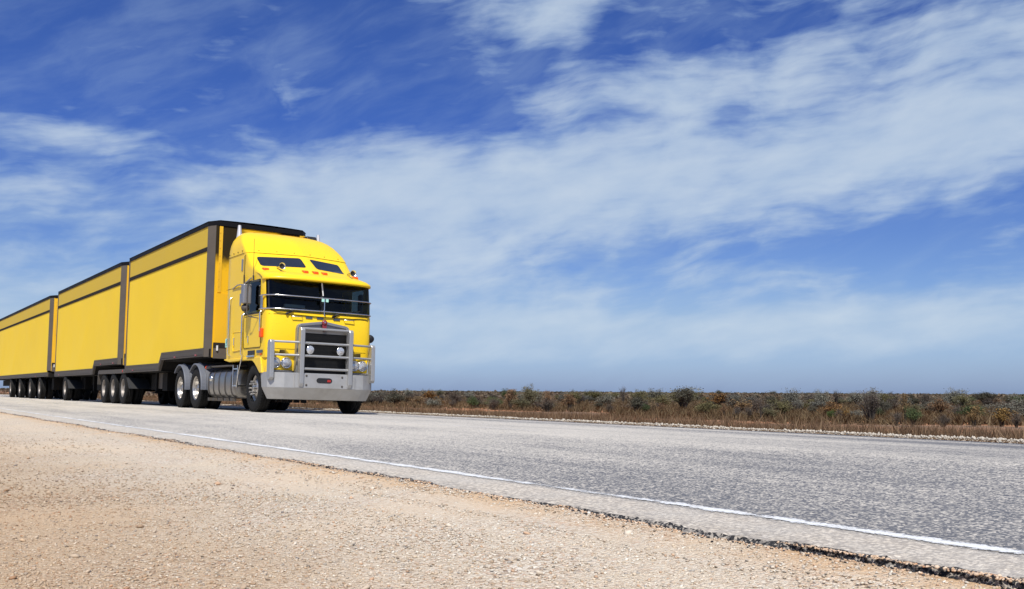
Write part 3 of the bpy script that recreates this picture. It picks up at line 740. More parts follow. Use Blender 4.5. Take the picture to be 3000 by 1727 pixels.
# headlights
for tt in (.185, .405, 1.875, 2.065):
    y0 = yfront(tt, 1.1)-.0
    mb = MB(); mb.lathe([(.06, .112), (-.035, .112), (-.045, .105), (-.045, .093), (-.02, .090)], (tt, y0, 1.0), 'y', 28)
    h = mb.build('headlight', 'chrome', truck)
    mb = MB(); mb.lathe([(-.052, .001), (-.050, .04), (-.042, .075), (-.028, .091)], (tt, y0, 1.0), 'y', 28); mb.build('lens', 'lamp_glass', h)
for a, b in ((.09, .545), (1.735, 2.19)):
    mb = MB(); mb.box(a, b, 18.905, 18.945, .855, 1.135); mb.build('headlight_panel', 'cab_paint', truck, .02)
    mb = MB(); mb.box(a-.01, b+.01, 18.89, 18.94, .815, .852); mb.build('headlight_trim', 'tank_metal', truck, .006)
for a in (.27, 1.80):
    mb = MB()
    for i in range(6): mb.box(a, a+.22, yfront(a+.1, 1.2)-.004, yfront(a+.1, 1.2)+.02, 1.19+i*.013, 1.196+i*.013)
    mb.build('vent', 'plastic_black', truck)
# small permit plates, wiper arms, cowl handles
for a in (.78, 1.02, 1.38):
    mb = MB(); mb.box(a, a+.14, 18.872, 18.89, 1.915, 1.955); mb.build('plate', 'badge', truck)
for a, b, c in ((.38, .48, 2.10), (1.37, 1.55, 2.10)):
    mb = MB(); mb.tube([(a, 18.87, 1.985), (a+.13, 18.88, 2.055)], .020, 6); mb.tube([(a+.13, 18.88, 2.055), (a+.50, 18.925, 2.13)], .010, 6); mb.tube([(a+.1, 18.905, 2.075), (a+.62, 18.925, 2.14)], .009, 4)
    mb.lathe([(-.03, .001), (-.03, .026), (0, .026)], (a, 18.885, 1.985), 'y', 12); mb.build('wiper', 'plastic_black', truck)
for a in (.47, 1.60):
    mb = MB(); mb.tube([(a, 18.885, 1.955), (a+.01, 18.84, 1.935), (a+.22, 18.84, 1.935), (a+.23, 18.885, 1.955)], .009, 6); mb.build('cowl_handle', 'chrome', truck)
# stone guard rails across the windscreen
def gpath(z, o=.12):
    return [(-.035, 19.33, z), (-.035, 19.18, z), (.02, 19.0, z), (.16, 18.89-.02, z), (.5, 18.82, z), (TC, 18.80, z), (1.78, 18.82, z), (2.12, 18.87, z), (2.26, 19.0, z), (2.315, 19.18, z), (2.315, 19.33, z)]
mb = MB(); mb.tube(gpath(2.345), .014, 8); mb.tube(gpath(2.075), .014, 8); mb.tube([(TC, 18.80, 2.345), (TC, 18.80, 1.98)], .011, 6)
for t in (-.035, 2.315): mb.box(t-.006, t+.006, 19.16, 19.26, 2.075, 2.345)
mb.build('screen_guard', 'chrome', truck)
mb = MB(); mb.tube([(1.11, 18.905, 2.66), (1.14, 18.885, 2.40)], .014, 6); mb.build('aerial_mount', 'white_plastic', truck)
for a in (1.075, 1.165):
    mb = MB(); mb.box(a, a+.055, 18.79, 18.80, 2.27, 2.33); mb.build('permit_tag', 'sticker', truck)
# roof marker lamps and horns
for tt in (.15, .93, 1.14, 1.35, 2.13):
    z = 2.925; y0 = yfront(tt, z); mb = MB()
    mb.prism([(y0-.09, z-.045), (y0-.075, z+.015), (y0+.06, z+.035), (y0+.06, z-.05)], tt-.055, tt+.055, 'x'); ml = mb.build('marker_lamp', 'amber', truck, .015)
    mb = MB(); mb.box(tt-.062, tt+.062, y0-.105, y0+.02, z-.065, z-.046); mb.build('base', 'chrome', ml)
for tt in (.40, 1.98):
    z = 2.985; y0 = yfront(tt, 2.93)-.05; mb = MB()
    mb.lathe([(-.16, .068), (-.155, .060), (-.12, .040), (-.05, .026), (.12, .022)], (tt, y0, z), 'y', 18); mb.lathe([(-.13, .052), (-.12, .001)], (tt, y0, z), 'y', 18, 1); mb.tube([(tt, y0+.05, z), (tt, y0+.09, z-.10)], .012, 5)
    mb.build('air_horn', ['chrome', 'plastic_black'], truck)
# aerials
mb = MB(); mb.tube([(-.02, 19.78, 2.70), (-.02, 19.80, 2.80)], .016, 6); mb.tube([(-.02, 19.80, 2.80), (-.02, 19.82, 3.56)], .006, 5, r2=.004); mb.build('aerial', 'plastic_black', truck)
mb = MB(); mb.tube([(-.03, 20.34, 2.68), (-.03, 20.35, 2.86)], .014, 6); mb.tube([(-.03, 20.35, 2.86), (-.03, 20.38, 3.27)], .006, 5, r2=.004); mb.build('aerial', 'plastic_black', truck)
# mirrors
for s, t0 in ((1, 0.0), (-1, CW)):
    mb = MB(); T = t0-.16*s
    mb.prism([(T-.085, 19.70), (T-.10, 19.78), (T-.06, 19.86), (T+.06, 19.86), (T+.10, 19.78), (T+.085, 19.70)], 2.20, 2.60, 'z'); mr_ = mb.build('mirror', 'mirror_shell', truck, .02)
    mb = MB(); mb.box(T-.08, T+.08, 19.855, 19.868, 2.22, 2.58); mb.build('mirror_glass', 'chrome', mr_)
    mb = MB(); mb.lathe([(-.07, .001), (-.055, .06), (-.01, .082), (.02, .085)], (T, 19.80, 2.12), 'y', 16); mb.build('spot_mirror', 'rail_metal', mr_)
    mb = MB(); mb.tube([(t0, 19.50, 2.66), (T, 19.66, 2.66), (T-.01*s, 19.68, 2.60), (T-.01*s, 19.68, 2.0), (T+.03*s, 19.6, 1.93), (t0, 19.46, 1.90)], .011, 6); mb.build('mirror_arm', 'rail_metal', mr_)
# side indicator lamps
mb = MB(); mb.box(-.05, 0, 19.12, 19.26, 1.50, 1.68); mb.build('indicator', 'amber', truck, .012)
mb = MB(); mb.box(CW, CW+.05, 19.12, 19.26, 1.46, 1.64); mb.build('indicator', 'amber', truck, .012)
mb = MB(); mb.lathe([(-.03, .001), (-.03, .07), (.03, .09), (.05, .001)], (CW+.06, 19.12, 1.60), 'y', 20); mb.tube([(CW, 19.2, 1.6), (CW+.06, 19.16, 1.6)], .015, 6); mb.build('kerb_mirror', 'plastic_black', truck)
# bumper: folded alloy plate with swept ends and a tapered lower face
def bsec(z, hw, yc, sweep, yr):
    xs_ = [-1, -.97, -.9, -.75, -.5, 0, .5, .75, .9, .97, 1]
    f = [(TC+hw*x, yc+sweep*max(0, (abs(x)-.72)/.28)**1.6, z) for x in xs_]
    return [(TC-hw, yr, z)] + f + [(TC+hw, yr, z)]
mb = MB()
S_ = [bsec(.80, 1.08, 18.72, .17, 19.24), bsec(.805, 1.125, 18.66, .20, 19.24), bsec(.51, 1.125, 18.655, .20, 19.15), bsec(.283, 1.06, 18.80, .16, 19.0), bsec(.28, 1.0, 18.84, .16, 18.99)]
mb.grid(S_, 0, False)
mb.box(.5, 1.78, 18.62, 18.658, .515, .79)
bp = mb.build('bumper', 'bumper_metal', truck); so = bp.modifiers.new('thickness', 'SOLIDIFY'); so.thickness = .008; so.offset = 0
# tow-hook slot, bolts
mb = MB(); mb.prism([(1.115+.165*math.copysign(1, math.cos(a))*.62+.065*math.cos(a), .667+.052*math.sin(a)) for a in [math.pi*2*(i+.5)/20 for i in range(20)]], 18.611, 18.622, 'y'); sl = mb.build('tow_slot', 'plastic_black', bp)
mb = MB()
mb.box(1.175, 1.25, 18.604, 18.611, .64, .685); mb.build('tow_pin', 'red_lens', bp)
for t, z in ((.735, .755), (1.5, .745), (.735, .57), (1.5, .56)):
    mb = MB(); mb.lathe([(-.012, .001), (-.012, .020), (.0, .024)], (t, 18.62, z), 'y', 8); mb.build('bolt', 'rail_metal', bp)
# bull bar
mb = MB()
bb = mb
for (t0, t1) in ((.575, .665), (1.615, 1.705)):
    bb.prism([(18.60, .53), (18.57, .60), (18.57, 1.66), (18.60, 1.715), (18.70, 1.715), (18.72, 1.60), (18.72, .60), (18.68, .53)], t0, t1, 'x')
for (t0, t1) in ((.01, .095), (2.185, 2.27)):
    bb.prism([(18.74, .655), (18.70, .70), (18.72, 1.40), (18.75, 1.445), (18.86, 1.445), (18.90, 1.38), (18.90, .72), (18.84, .655)], t0, t1, 'x')
for z, a, b in ((1.695, .62, 1.66), (1.408, .62, 1.66), (1.15, .62, 1.66), (.893, .62, 1.66)):
    bb.tube([(a, 18.645, z), (b, 18.645, z)], .026, 12)
for z in (1.415, 1.155):
    for a, b, ya, yb in ((.62, .05, 18.66, 18.80), (1.66, 2.23, 18.66, 18.80)):
        bb.tube([(a, ya, z), (b, yb, z)], .023, 10)
bb.build('bull_bar', 'bullbar_metal', truck, .012)
for tt in (.80, 1.45):
    mb = MB(); mb.lathe([(.07, .02), (.06, .06), (0, .082), (-.03, .085), (-.035, .078)], (tt, 18.66, 1.275), 'y', 24); mb.tube([(tt, 18.66, 1.275), (tt, 18.66, 1.17)], .014, 6); sp_ = mb.build('spotlight', 'chrome', truck)
    mb = MB(); mb.lathe([(-.048, .001), (-.044, .04), (-.034, .078)], (tt, 18.66, 1.275), 'y', 24); mb.build('lens', 'lamp_glass', sp_)
# chassis, axles
mb = MB()
for t in (.70, 1.50): mb.box(t, t+.09, 18.95, 26.2, .72, .98)
mb.box(.55, 1.75, 18.95, 19.3, .33, .5); mb.box(.8, 1.5, 19.3, 21.6, .45, .98); mb.box(.68, 1.62, 23.2, 25.8, .98, 1.12)
mb.tube([(.3, 19.65, .42), (2.0, 19.65, .42)], .07, 8)
for y in (23.76, 25.11): mb.tube([(.5, y, .487), (1.8, y, .487)], .09, 10); mb.lathe([(-.16, .05), (-.12, .2), (.12, .2), (.16, .05)], (TC, y, .487), 'x', 16)
mb.tube([(TC, 21.5, .6), (TC, 25, .55)], .05, 8); mb.box(1.0, 1.3, 24.2, 24.7, .55, .75)
mb.box(.45, 1.9, 22.95, 23.3, .45, .95)
mb.box(1.0, 1.45, 18.98, 19.2, .27, .35)
mb.build('chassis', 'chassis', truck)
for s in (0, 1):
    wheel(truck, 'wheel', 19.65, s, 'steer')
    for y in (23.76, 25.11): wheel(truck, 'wheel', y, s, 'drive', dual=True)
    t0, t1 = (-.01, .52) if s == 0 else (CW-.52, CW+.01)
    for y in (23.72, 25.07):
        mb = MB(); arcs = []
        for rr in (.565, .585):
            arcs.append([(y+rr*math.cos(a), .487+rr*math.sin(a)) for a in [R(42+i*(184-42)/18) for i in range(19)]])
        mb.prism(arcs[1]+arcs[0][::-1], t0, t1)
        # rolled lip
        mb.tube([(t0 if s == 0 else t1, p[0], p[1]) for p in arcs[0]], .022, 6); mb.tube([(t0+.1 if s == 0 else t1-.1, p[0], p[1]+.012) for p in arcs[1]], .012, 5)
        mb.build('mudguard', 'fender_grey', truck)
# fuel tank with straps, step
for s in (0, 1):
    t0 = .02 if s == 0 else CW-.66
    mb = MB(); h = []
    for i in range(32):
        a = 2*math.pi*i/32; ca, sa = math.cos(a), math.sin(a)
        h.append((t0+.32+.31*math.copysign(abs(ca)**.6, ca), .595+.325*math.copysign(abs(sa)**.6, sa)))
    rows = []
    for y, k in ((20.82, .6), (20.83, .86), (20.87, .97), (20.95, 1.0), (22.78, 1.0), (22.86, .97), (22.90, .86), (22.91, .6)):
        rows.append([(t0+.32+(p[0]-t0-.32)*k, y, .595+(p[1]-.595)*k) for p in h])
    mb.grid(rows, 0, True, True); mb.add(rows[0], [tuple(range(32))], 0); mb.add(rows[-1], [tuple(range(32))], 0)
    tk = mb.build('fuel_tank', 'tank_metal', truck)
    for y in (21.12, 21.55, 21.98, 22.38, 22.74):
        mb = MB(); rr = [[(t0+.32+(p[0]-t0-.32)*1.02, yy, .595+(p[1]-.595)*1.02) for p in h] for yy in (y-.03, y+.03)]
        mb.grid(rr, 0, True, True); mb.box(t0+.02, t0+.12, y-.06, y+.06, .20, .27); mb.build('strap', 'rail_metal', tk)
    mb = MB(); mb.lathe([(-.03, .001), (-.03, .06), (.02, .06)], (t0+.01, 22.55, .70), 'x', 16); mb.build('filler_cap', 'chrome', tk)
    mb = MB(); mb.box(t0-.0, t0+.5, 20.98, 22.84, .955, .99); mb.build('step_plate', 'rail_metal', truck, .006)
    if s == 0:
        mb = MB()
        for y in (20.62, 20.92): mb.tube([(.0, y, .97), (.0, y, .50)], .014, 6)
        for z in (.52, .88): mb.box(0, .2, 20.62, 20.92, z, z+.03)
        mb.build('step', 'chrome', truck)
mb = MB(); mb.tube([(.02, 22.55, .965), (.02, 22.86, .955)], .035, 8); mb.build('step_light_bar', 'plastic_black', truck)
mb = MB(); mb.tube([(.02, 22.87, .955), (.02, 22.92, .955)], .036, 8); mb.build('side_marker', 'amber', truck)
# exhaust stacks and air intake behind the cab
for t in (.32, 2.20):
    mb = MB(); mb.tube([(t, 21.85, 1.2), (t, 21.85, 3.3)], .085, 14); mb.tube([(t, 21.85, 3.3), (t, 21.85, 3.9)], .066, 14); mb.tube([(t, 21.85, 3.9), (t, 21.86, 4.16)], .060, 14, r2=.034); mb.build('exhaust_stack', 'stack_metal', truck)
mb = MB(); mb.prism([(21.72, 3.70), (21.66, 4.0), (21.72, 4.08), (22.0, 4.08), (22.02, 3.70)], 1.86, 2.10, 'x'); mb.tube([(1.98, 21.84, 1.4), (1.98, 21.84, 3.75)], .10, 12); mb.build('air_intake', 'plastic_black', truck, .02)

# ------------------------------------------------------------------ trailers
TW = 2.40
def trailer(y0, y1, label, step=(26.95, 27.2), axles=(), lower_front=True, rear_post=True, plate=None, flap=None, soot=False):
    """curtain-sided drop-deck trailer: y0 front wall, y1 rear; step=(y,y) where the floor drops"""
    tr_ = vehicle('trailer', (y0+y1)/2, label, 'trailer', 'trailers of the road train')
    zt = 4.40; ys0 = y0+.26
    # body behind the curtains (front wall, floor, rear frame)
    mb = MB(); mb.box(.125, TW-.125, y0, y0+.05, 1.20, 4.28); mb.build('front_wall', 'front_wall', tr_)
    mb = MB(); mb.box(.10, TW-.10, y1-.06, y1-.01, 1.0, 4.28); mb.build('rear_door', 'front_wall', tr_)
    for s in (0, 1):
        X = 0 if s == 0 else TW; sg = 1 if s == 0 else -1
        def pr(m_, poly, d0, d1): m_.prism(poly, X+d0*sg, X+d1*sg, 'x')
        if step:
            a, b = step
            low = [(ys0+.02, 1.42), (a+.02, 1.42), (a+.26, 1.15), (y1-.09, 1.15)]
            rail = [(ys0, 1.42), (a+.02, 1.42), (a+.26, 1.15), (y1, 1.15), (y1, .945), (a+.24, .945), (a-.02, 1.225), (ys0, 1.225)]
        else:
            low = [(ys0+.02, 1.15), (y1-.09, 1.15)]; rail = [(ys0, 1.15), (y1, 1.15), (y1, .97), (ys0, .97)]
        # lower curtain, slightly billowed between the poles
        mb = MB(); ny, nz = 60, 14; rows = []
        def zlow(y):
            for (p, q) in zip(low, low[1:]):
                if p[0] <= y <= q[0]: return p[1]+(q[1]-p[1])*(y-p[0])/(q[0]-p[0])
            return low[-1][1]
        yl = [low[0][0]+(low[-1][0]-low[0][0])*i/ny for i in range(ny+1)]
        if step: yl = sorted(yl+[low[1][0], low[2][0]])
        rn2 = random.Random(int(y0*10)+s); ph = [rn2.uniform(0, 6) for _ in range(6)]
        for y in yl:
            z0 = zlow(y); row = []
            for j in range(nz+1):
                z = z0+(3.70-z0)*j/nz; e = math.sin(math.pi*j/nz)
                w = e*(.007*math.sin(y*1.7+ph[0])+.006*math.sin(y*.8+z*1.3+ph[1])+.004*math.sin(y*4.1+z*.6+ph[2]))
                row.append((X+(.022+w)*sg, y, z))
            rows.append(row)
        mb.grid(rows); mb.build('curtain', 'curtain', tr_)
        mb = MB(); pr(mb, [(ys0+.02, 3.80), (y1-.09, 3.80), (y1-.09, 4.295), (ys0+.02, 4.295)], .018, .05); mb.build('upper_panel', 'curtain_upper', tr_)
        mb = MB(); pr(mb, [(ys0+.02, 3.70), (y1-.07, 3.70), (y1-.07, 3.80), (ys0+.02, 3.80)], .006, .05); 
        for i in range(int((y1-y0)/.12)): yb = ys0+.06+i*.12; pr(mb, [(yb, 3.715), (yb+.035, 3.715), (yb+.035, 3.785), (yb, 3.785)], .0, .006) if yb < y1-.15 else None
        mb.build('dividing_strip', 'strip_dark', tr_)
        mb = MB(); pr(mb, rail, .0, .07); fr_ = [(p[0], p[1]-.10) for p in low]
        # rib along the lower half of the rail
        if step: pr(mb, [(ys0, 1.30), (a, 1.30), (a+.255, 1.03), (y1, 1.03), (y1, 1.0), (a+.25, 1.0), (a-.01, 1.27), (ys0, 1.27)], -.008, .0)
        else: pr(mb, [(ys0, 1.06), (y1, 1.06), (y1, 1.03), (ys0, 1.03)], -.008, .0)
        # row of buckles
        yb = ys0+.08
        while yb < y1-.15:
            zl = zlow(yb)
            if not step or not (a-.05 < yb < b+.12): pr(mb, [(yb, zl-.055), (yb+.03, zl-.055), (yb+.03, zl-.015), (yb, zl-.015)], -.006, .0)
            yb += .085
        mb.build('side_rail', 'rail_metal', tr_)
        # corner post (angled) and rear frame
        mb = MB(); mb.prism([(X, ys0+.02), (X+.115*sg, y0+.03), (X+.16*sg, y0+.045), (X+.07*sg, ys0+.03)], 1.215, 4.285, 'z'); cp = mb.build('corner_post', 'post_metal', tr_)
        mb = MB(); mb.box(min(X, X+.1*sg), max(X, X+.1*sg), y1-.09, y1, 1.15, 4.28); mb.build('rear_post', 'post_metal', tr_)
        # front wall edge strip with bolts
        mb = MB(); mb.box(X+.22*sg-.03, X+.22*sg+.05, y0-.012, y0, 2.72, 4.27)
        for i in range(8): mb.box(X+.22*sg-.02, X+.22*sg, y0-.02, y0-.012, 2.85+i*.18, 2.87+i*.18)
        mb.build('edge_strip', 'front_wall', tr_)
        # side markers
        for ym in ([ys0+.55, ys0+2.4] if step else [ys0+3]) + [y1-1.1]:
            mb = MB(); zz = (1.25 if step and ym < step[0] else .985); pr(mb, [(ym, zz), (ym+.12, zz), (ym+.12, zz+.035), (ym, zz+.035)], -.012, .0); mb.build('side_marker', 'red_lens', tr_)
    # lower front panel and dark band
    mb = MB(); mb.box(.16, TW-.16, y0-.012, y0-.0, 1.55, 2.70); mb.build('front_panel', 'front_wall', tr_)
    mb = MB(); mb.box(.14, TW-.14, y0-.016, y0-.002, 1.42, 1.545); mb.build('front_band', 'plastic_black', tr_)
    mb = MB(); mb.box(.14, TW-.14, y0-.014, y0-.0, 1.18, 1.415); mb.build('front_sill', 'post_metal', tr_)
    mb = MB(); mb.box(.21, .245, y0-.05, y0-.016, 1.36, 1.48); mb.build('air_coupling', 'white_plastic', tr_)
    # roof: black tarp band with chamfered front corners, gently crowned
    out = [(0, ys0), (.17, y0-.02), (TW-.17, y0-.02), (TW, ys0), (TW, y1), (0, y1)]
    mb = MB(); mb.prism(out, 4.285, 4.39, 'z')
    c = (TW/2, (y0+y1)/2); n_ = 13; rows = []
    for (ins, z) in ((-.012, 4.385), (-.008, 4.41), (.06, 4.43)):
        pass
    rows = []
    for j in range(n_):
        x = j/(n_-1); t = -.012+(TW+.024)*x; zz = 4.392+.035*math.sin(math.pi*x)**.6
        yf = max(ys0-.01-(t+.012)/.17*.28, y0-.03) if t < .2 else (max(ys0-.01-(TW+.012-t)/.17*.28, y0-.03) if t > TW-.2 else y0-.03)
        rows.append([(t, yf, zz), (t, y1+.01, zz)])
    mb.grid(rows, 0, True); mb.build('roof', 'roof_black', tr_)
    # floor / chassis
    mb = MB()
    if step:
        mb.box(.08, TW-.08, y0+.05, step[0]+.1, 1.19, 1.40); mb.box(.07, TW-.07, step[1]+.0, y1-.05, .93, 1.13); mb.prism([(step[0], 1.19), (step[1]+.05, .93), (step[1]+.05, 1.12), (step[0], 1.39)], .08, TW-.08)
    else: mb.box(.08, TW-.08, y0+.05, y1-.05, .95, 1.14)
    ylo = step[1]+.1 if step else y0+.3
    for t in (.72, 1.52): mb.box(t, t+.10, ylo, y1+ (0 if not axles else max(0, max(axles)+.9-y1)), .62, .94)
    mb.box(.35, 2.05, ylo+.3, ylo+.8, .42, .9); mb.box(.5, 1.9, (ylo+y1)/2, (ylo+y1)/2+.7, .45, .9)
    for y in axles: mb.tube([(.4, y, .487), (2.0, y, .487)], .075, 8); mb.lathe([(-.3, .05), (-.28, .19), (-.15, .19), (-.13, .05)], (.8, y, .487), 'x', 14); mb.box(.66, .9, y-.45, y+.45, .52, .66); mb.box(1.5, 1.72, y-.45, y+.45, .52, .66)
    mb.build('chassis', 'chassis', tr_)
    for y in axles:
        for s in (0, 1): wheel(tr_, 'wheel', y, s, 'trailer', dual=True, W=TW)
    if plate:
        for s in (0, 1):
            t0, t1 = (-.005, .60) if s == 0 else (TW-.60, TW+.005)
            mb = MB(); mb.prism([(plate[0], .93), (plate[0], 1.055), (plate[1]-.12, 1.065), (plate[1], 1.0), (plate[1]+.03, .60), (plate[1]+.0, .60), (plate[1]-.04, .94)], t0, t1); mb.build('mudguard', 'rail_metal', tr_)
        mb = MB(); mb.lathe([(-.015, .001), (-.012, .035), (0, .038)], (-.005, plate[0]+.2, .99), 'x', 12); mb.build('side_marker', 'red_lens', tr_)
    if flap:
        for s in (0, 1):
            t0, t1 = (.01, .6) if s == 0 else (TW-.6, TW-.01)
            mb = MB(); mb.prism([(flap[1], .80), (flap[1]-.03, .80), (flap[0], .47), (flap[0]+.30, .47)], t0, t1); mb.build('mudflap', 'mudflap', tr_)
    # landing legs, tool box
    mb = MB(); yl_ = ylo+1.6
    for t in (.45, 1.85): mb.box(t-.06, t+.06, yl_, yl_+.12, .38, .95); mb.box(t-.12, t+.12, yl_-.06, yl_+.18, .34, .38)
    mb.build('landing_leg', 'chassis', tr_)
    return tr_
t1_ = trailer(22.90, 31.15, 'first trailer, right behind the cab: yellow curtain-sided trailer with a high black roof edge', (26.95, 27.2), (31.42, 32.80, 34.18), plate=(31.2, 35.0), flap=(30.25, 30.92))
mb = MB(); mb.box(.45, 1.05, 28.4, 29.2, .48, .92); 
for i in range(7): mb.box(.445, .45, 28.42, 29.18, .52+i*.055, .55+i*.055)
mb.build('tool_box', 'post_metal', t1_)
t2_ = trailer(31.95, 43.65, 'middle trailer: yellow curtain-sided trailer between the first trailer and the cut-off last one', (35.75, 36.0), (41.3,), flap=(40.1, 40.78))
t3_ = trailer(45.35, 66.5, 'last trailer: yellow curtain-sided trailer cut off by the left edge of the photo', None, (47.6, 50.4, 53.8, 57.2))
# soot-blackened upper corner of the first trailer's front wall, beside the exhaust
m, t, b = newmat('sooty_wall'); ob = t.N('ShaderNodeNewGeometry').outputs['Position']; X, Y, Z = t.sep(ob)
q = t.math('ADD', t.math('POWER', t.math('DIVIDE', t.math('SUBTRACT', X, TRUCK_X+.42), .48), 2.0), t.math('POWER', t.math('DIVIDE', t.math('SUBTRACT', Z, 4.02), .62), 2.0))
q2 = t.math('ADD', t.math('POWER', t.math('DIVIDE', t.math('SUBTRACT', X, TRUCK_X+2.0), .30), 2.0), t.math('POWER', t.math('DIVIDE', t.math('SUBTRACT', Z, 4.1), .3), 2.0))
so_ = t.math('ADD', t.math('EXPONENT', t.math('MULTIPLY', q, -1.0)), t.math('EXPONENT', t.math('MULTIPLY', q2, -1.0)))
so_ = t.math('ADD', so_, t.math('MULTIPLY', t.math('SUBTRACT', t.noise(ob, 6, 4), .5), .35))
t.l.new(t.mix(t.mr(so_, .22, .58, 0, .98), (.74, .43, .015), (.014, .012, .008)), b.inputs['Base Color']); b.inputs['Roughness'].default_value = .8; b.inputs['Specular IOR Level'].default_value = .1
for ch in t1_.children:
    if ch.name.startswith('front_wall'): ch.data.materials[0] = m

# ------------------------------------------------------------------ shoulder detail: loose stones lying on the gravel
PHI = (1+5**.5)/2
ICO = np.array([(-1, PHI, 0), (1, PHI, 0), (-1, -PHI, 0), (1, -PHI, 0), (0, -1, PHI), (0, 1, PHI), (0, -1, -PHI), (0, 1, -PHI), (PHI, 0, -1), (PHI, 0, 1), (-PHI, 0, -1), (-PHI, 0, 1)])/1.9
ICF = np.array([(0, 11, 5), (0, 5, 1), (0, 1, 7), (0, 7, 10), (0, 10, 11), (1, 5, 9), (5, 11, 4), (11, 10, 2), (10, 7, 6), (7, 1, 8), (3, 9, 4), (3, 4, 2), (3, 2, 6), (3, 6, 8), (3, 8, 9), (4, 9, 5), (2, 4, 11), (6, 2, 10), (8, 6, 7), (9, 8, 1)])
OCT = np.array([(1, 0, 0), (0, 1, 0), (-1, 0, 0), (0, -1, 0), (0, 0, 1), (0, 0, -1)], float)
OCF = np.array([(0, 1, 4), (1, 2, 4), (2, 3, 4), (3, 0, 4), (1, 0, 5), (2, 1, 5), (3, 2, 5), (0, 3, 5)])
def stones(name, P, size, colr, base='ico', mat='stone', flat=.62, sink=.25, label=None):
    B, F = (ICO, ICF) if base == 'ico' else (OCT, OCF)
    n = len(P); g_ = np.random.default_rng(len(P)+3)
    q = B[None]*(1+g_.normal(0, .20, (n, len(B), 3)))
    q[..., 0] *= g_.uniform(.8, 1.35, (n, 1)); q[..., 2] *= flat*g_.uniform(.7, 1.2, (n, 1))
    a = g_.uniform(0, 6.283, n); ca, sa = np.cos(a)[:, None], np.sin(a)[:, None]
    tl = g_.normal(0, .25, (n, 1))
    x = q[..., 0]*ca-q[..., 1]*sa; y = q[..., 0]*sa+q[..., 1]*ca; z = q[..., 2]+x*tl
    V = np.stack([x, y, z], -1)*size[:, None, None]*.5
    V[..., 0] += P[:, None, 0]; V[..., 1] += P[:, None, 1]; V[..., 2] += P[:, None, 2]+(size*.5*(flat-sink))[:, None]
    T = (F[None]+(np.arange(n)*len(B))[:, None, None]).reshape(-1, 3)
    tint = np.repeat(colr, len(B), 0)
    o = npmesh(name, V.reshape(-1, 3), T, mat, tint)
    return tag(o, label, 'gravel' if label else None, None, 'stuff')
gz_x = np.array([-60, -12, -3, 2.0, 2.6, 2.70, 2.80]); gz_z = np.array([-.7, -.62, -.24, -.122, -.100, -.102, -.150])
gxg = np.linspace(-60, 2.8, 3000); gzg = np.array([ground_z(v) for v in gxg])
def surf(x, y):
    return np.interp(x, gxg, gzg)+np.where(x < 2.3, .012*np.sin(x*2.1+y*.9)+.008*np.sin(x*.7-y*1.7), 0)+np.where(x < 2.72, np.clip(1-np.abs(x-2.58)/.42, 0, 1)**.7*(.026*np.clip((y-1.3)/2.4, 0, 1)+.004*np.sin(y*1.7)), 0)
PAL = np.array([(.60, .52, .44), (.66, .60, .53), (.52, .42, .32), (.56, .45, .36), (.46, .33, .23), (.70, .66, .60), (.50, .31, .20), (.38, .35, .33), (.20, .19, .20), (.62, .50, .38)])
PW = np.array([.20, .16, .16, .15, .10, .08, .05, .045, .015, .04]); PW = PW/PW.sum()
def colours(n, g_): 
    c = PAL[g_.choice(len(PAL), n, p=PW)]*.8+np.array([[.60, .51, .42]])*.2; return np.clip(c*g_.uniform(.82, 1.12, (n, 1)), 0, 1)
dv = np.array([math.sin(YAW), math.cos(YAW)]); rv = np.array([math.cos(YAW), -math.sin(YAW)])
def wedge(n, d0, d1, g_, pw=1.0):
    """points on the shoulder, denser nearby"""
    d = d0*(d1/d0)**(g_.random(n)**pw); s_ = g_.uniform(-.60, .60, n)*d
    return d[:, None]*dv+s_[:, None]*rv
def patchy(x, y):
    return .5+.25*np.sin(x*1.3+1.1*np.sin(y*.9))+.25*np.sin(y*1.1+x*.6+2.0)
for (nm, n, d0, d1, smin, smax, bs) in (('gravel_stones', 62000, 2.2, 5.4, .004, .0145, 'ico'), ('gravel_stones', 50000, 5.0, 22, .008, .020, 'oct')):
    g_ = np.random.default_rng(n); p = wedge(n, d0, d1, g_)
    k = (p[:, 0] < 2.66)&(g_.random(n) < .28+.85*np.clip(patchy(p[:, 0], p[:, 1]), 0, 1)); p = p[k]; n = len(p)
    sz = smin*(smax/smin)**(g_.random(n)**1.7)
    big_ = g_.random(n) < .006; sz = np.where(big_, sz*2.3, sz)
    du = np.clip((2.0+.25*np.sin(p[:, 1]*1.3)-p[:, 0])/1.45, 0, 1)[:, None]
    cs = colours(n, g_)*np.array([[.975, .985, .945]]); cs[g_.random(n) < .02] *= .42; cs = cs*(1-du)+cs*np.array([[.80, .685, .58]])*du
    stones(nm, np.column_stack([p, surf(p[:, 0], p[:, 1])]), sz, cs, bs, label='loose pale limestone gravel scattered over the near roadside shoulder')
# crumbs of broken bitumen and rubble along the ragged seal edge
g_ = np.random.default_rng(3); n = 11000; yy = 1.2+g_.random(n)**1.5*24
xx = 2.70+.9*np.array([wob(v) for v in yy])-g_.exponential(.020, n)+.006
dk = g_.random(n) < .34; c = np.where(dk[:, None], np.array([[.03, .03, .034]])*g_.uniform(.5, 2.2, (n, 1)), colours(n, g_)*np.array([[1, .86, .72]]))
stones('bitumen_crumbs', np.column_stack([xx, yy, np.maximum(surf(xx, yy), np.where(xx > 2.70, EDGE_Z-.008, -9))]), g_.uniform(.004, .012, n)*(1+.6*(g_.random(n) < .06)), c, 'ico', sink=.2, label='dark crumbs and rubble along the broken near edge of the road')
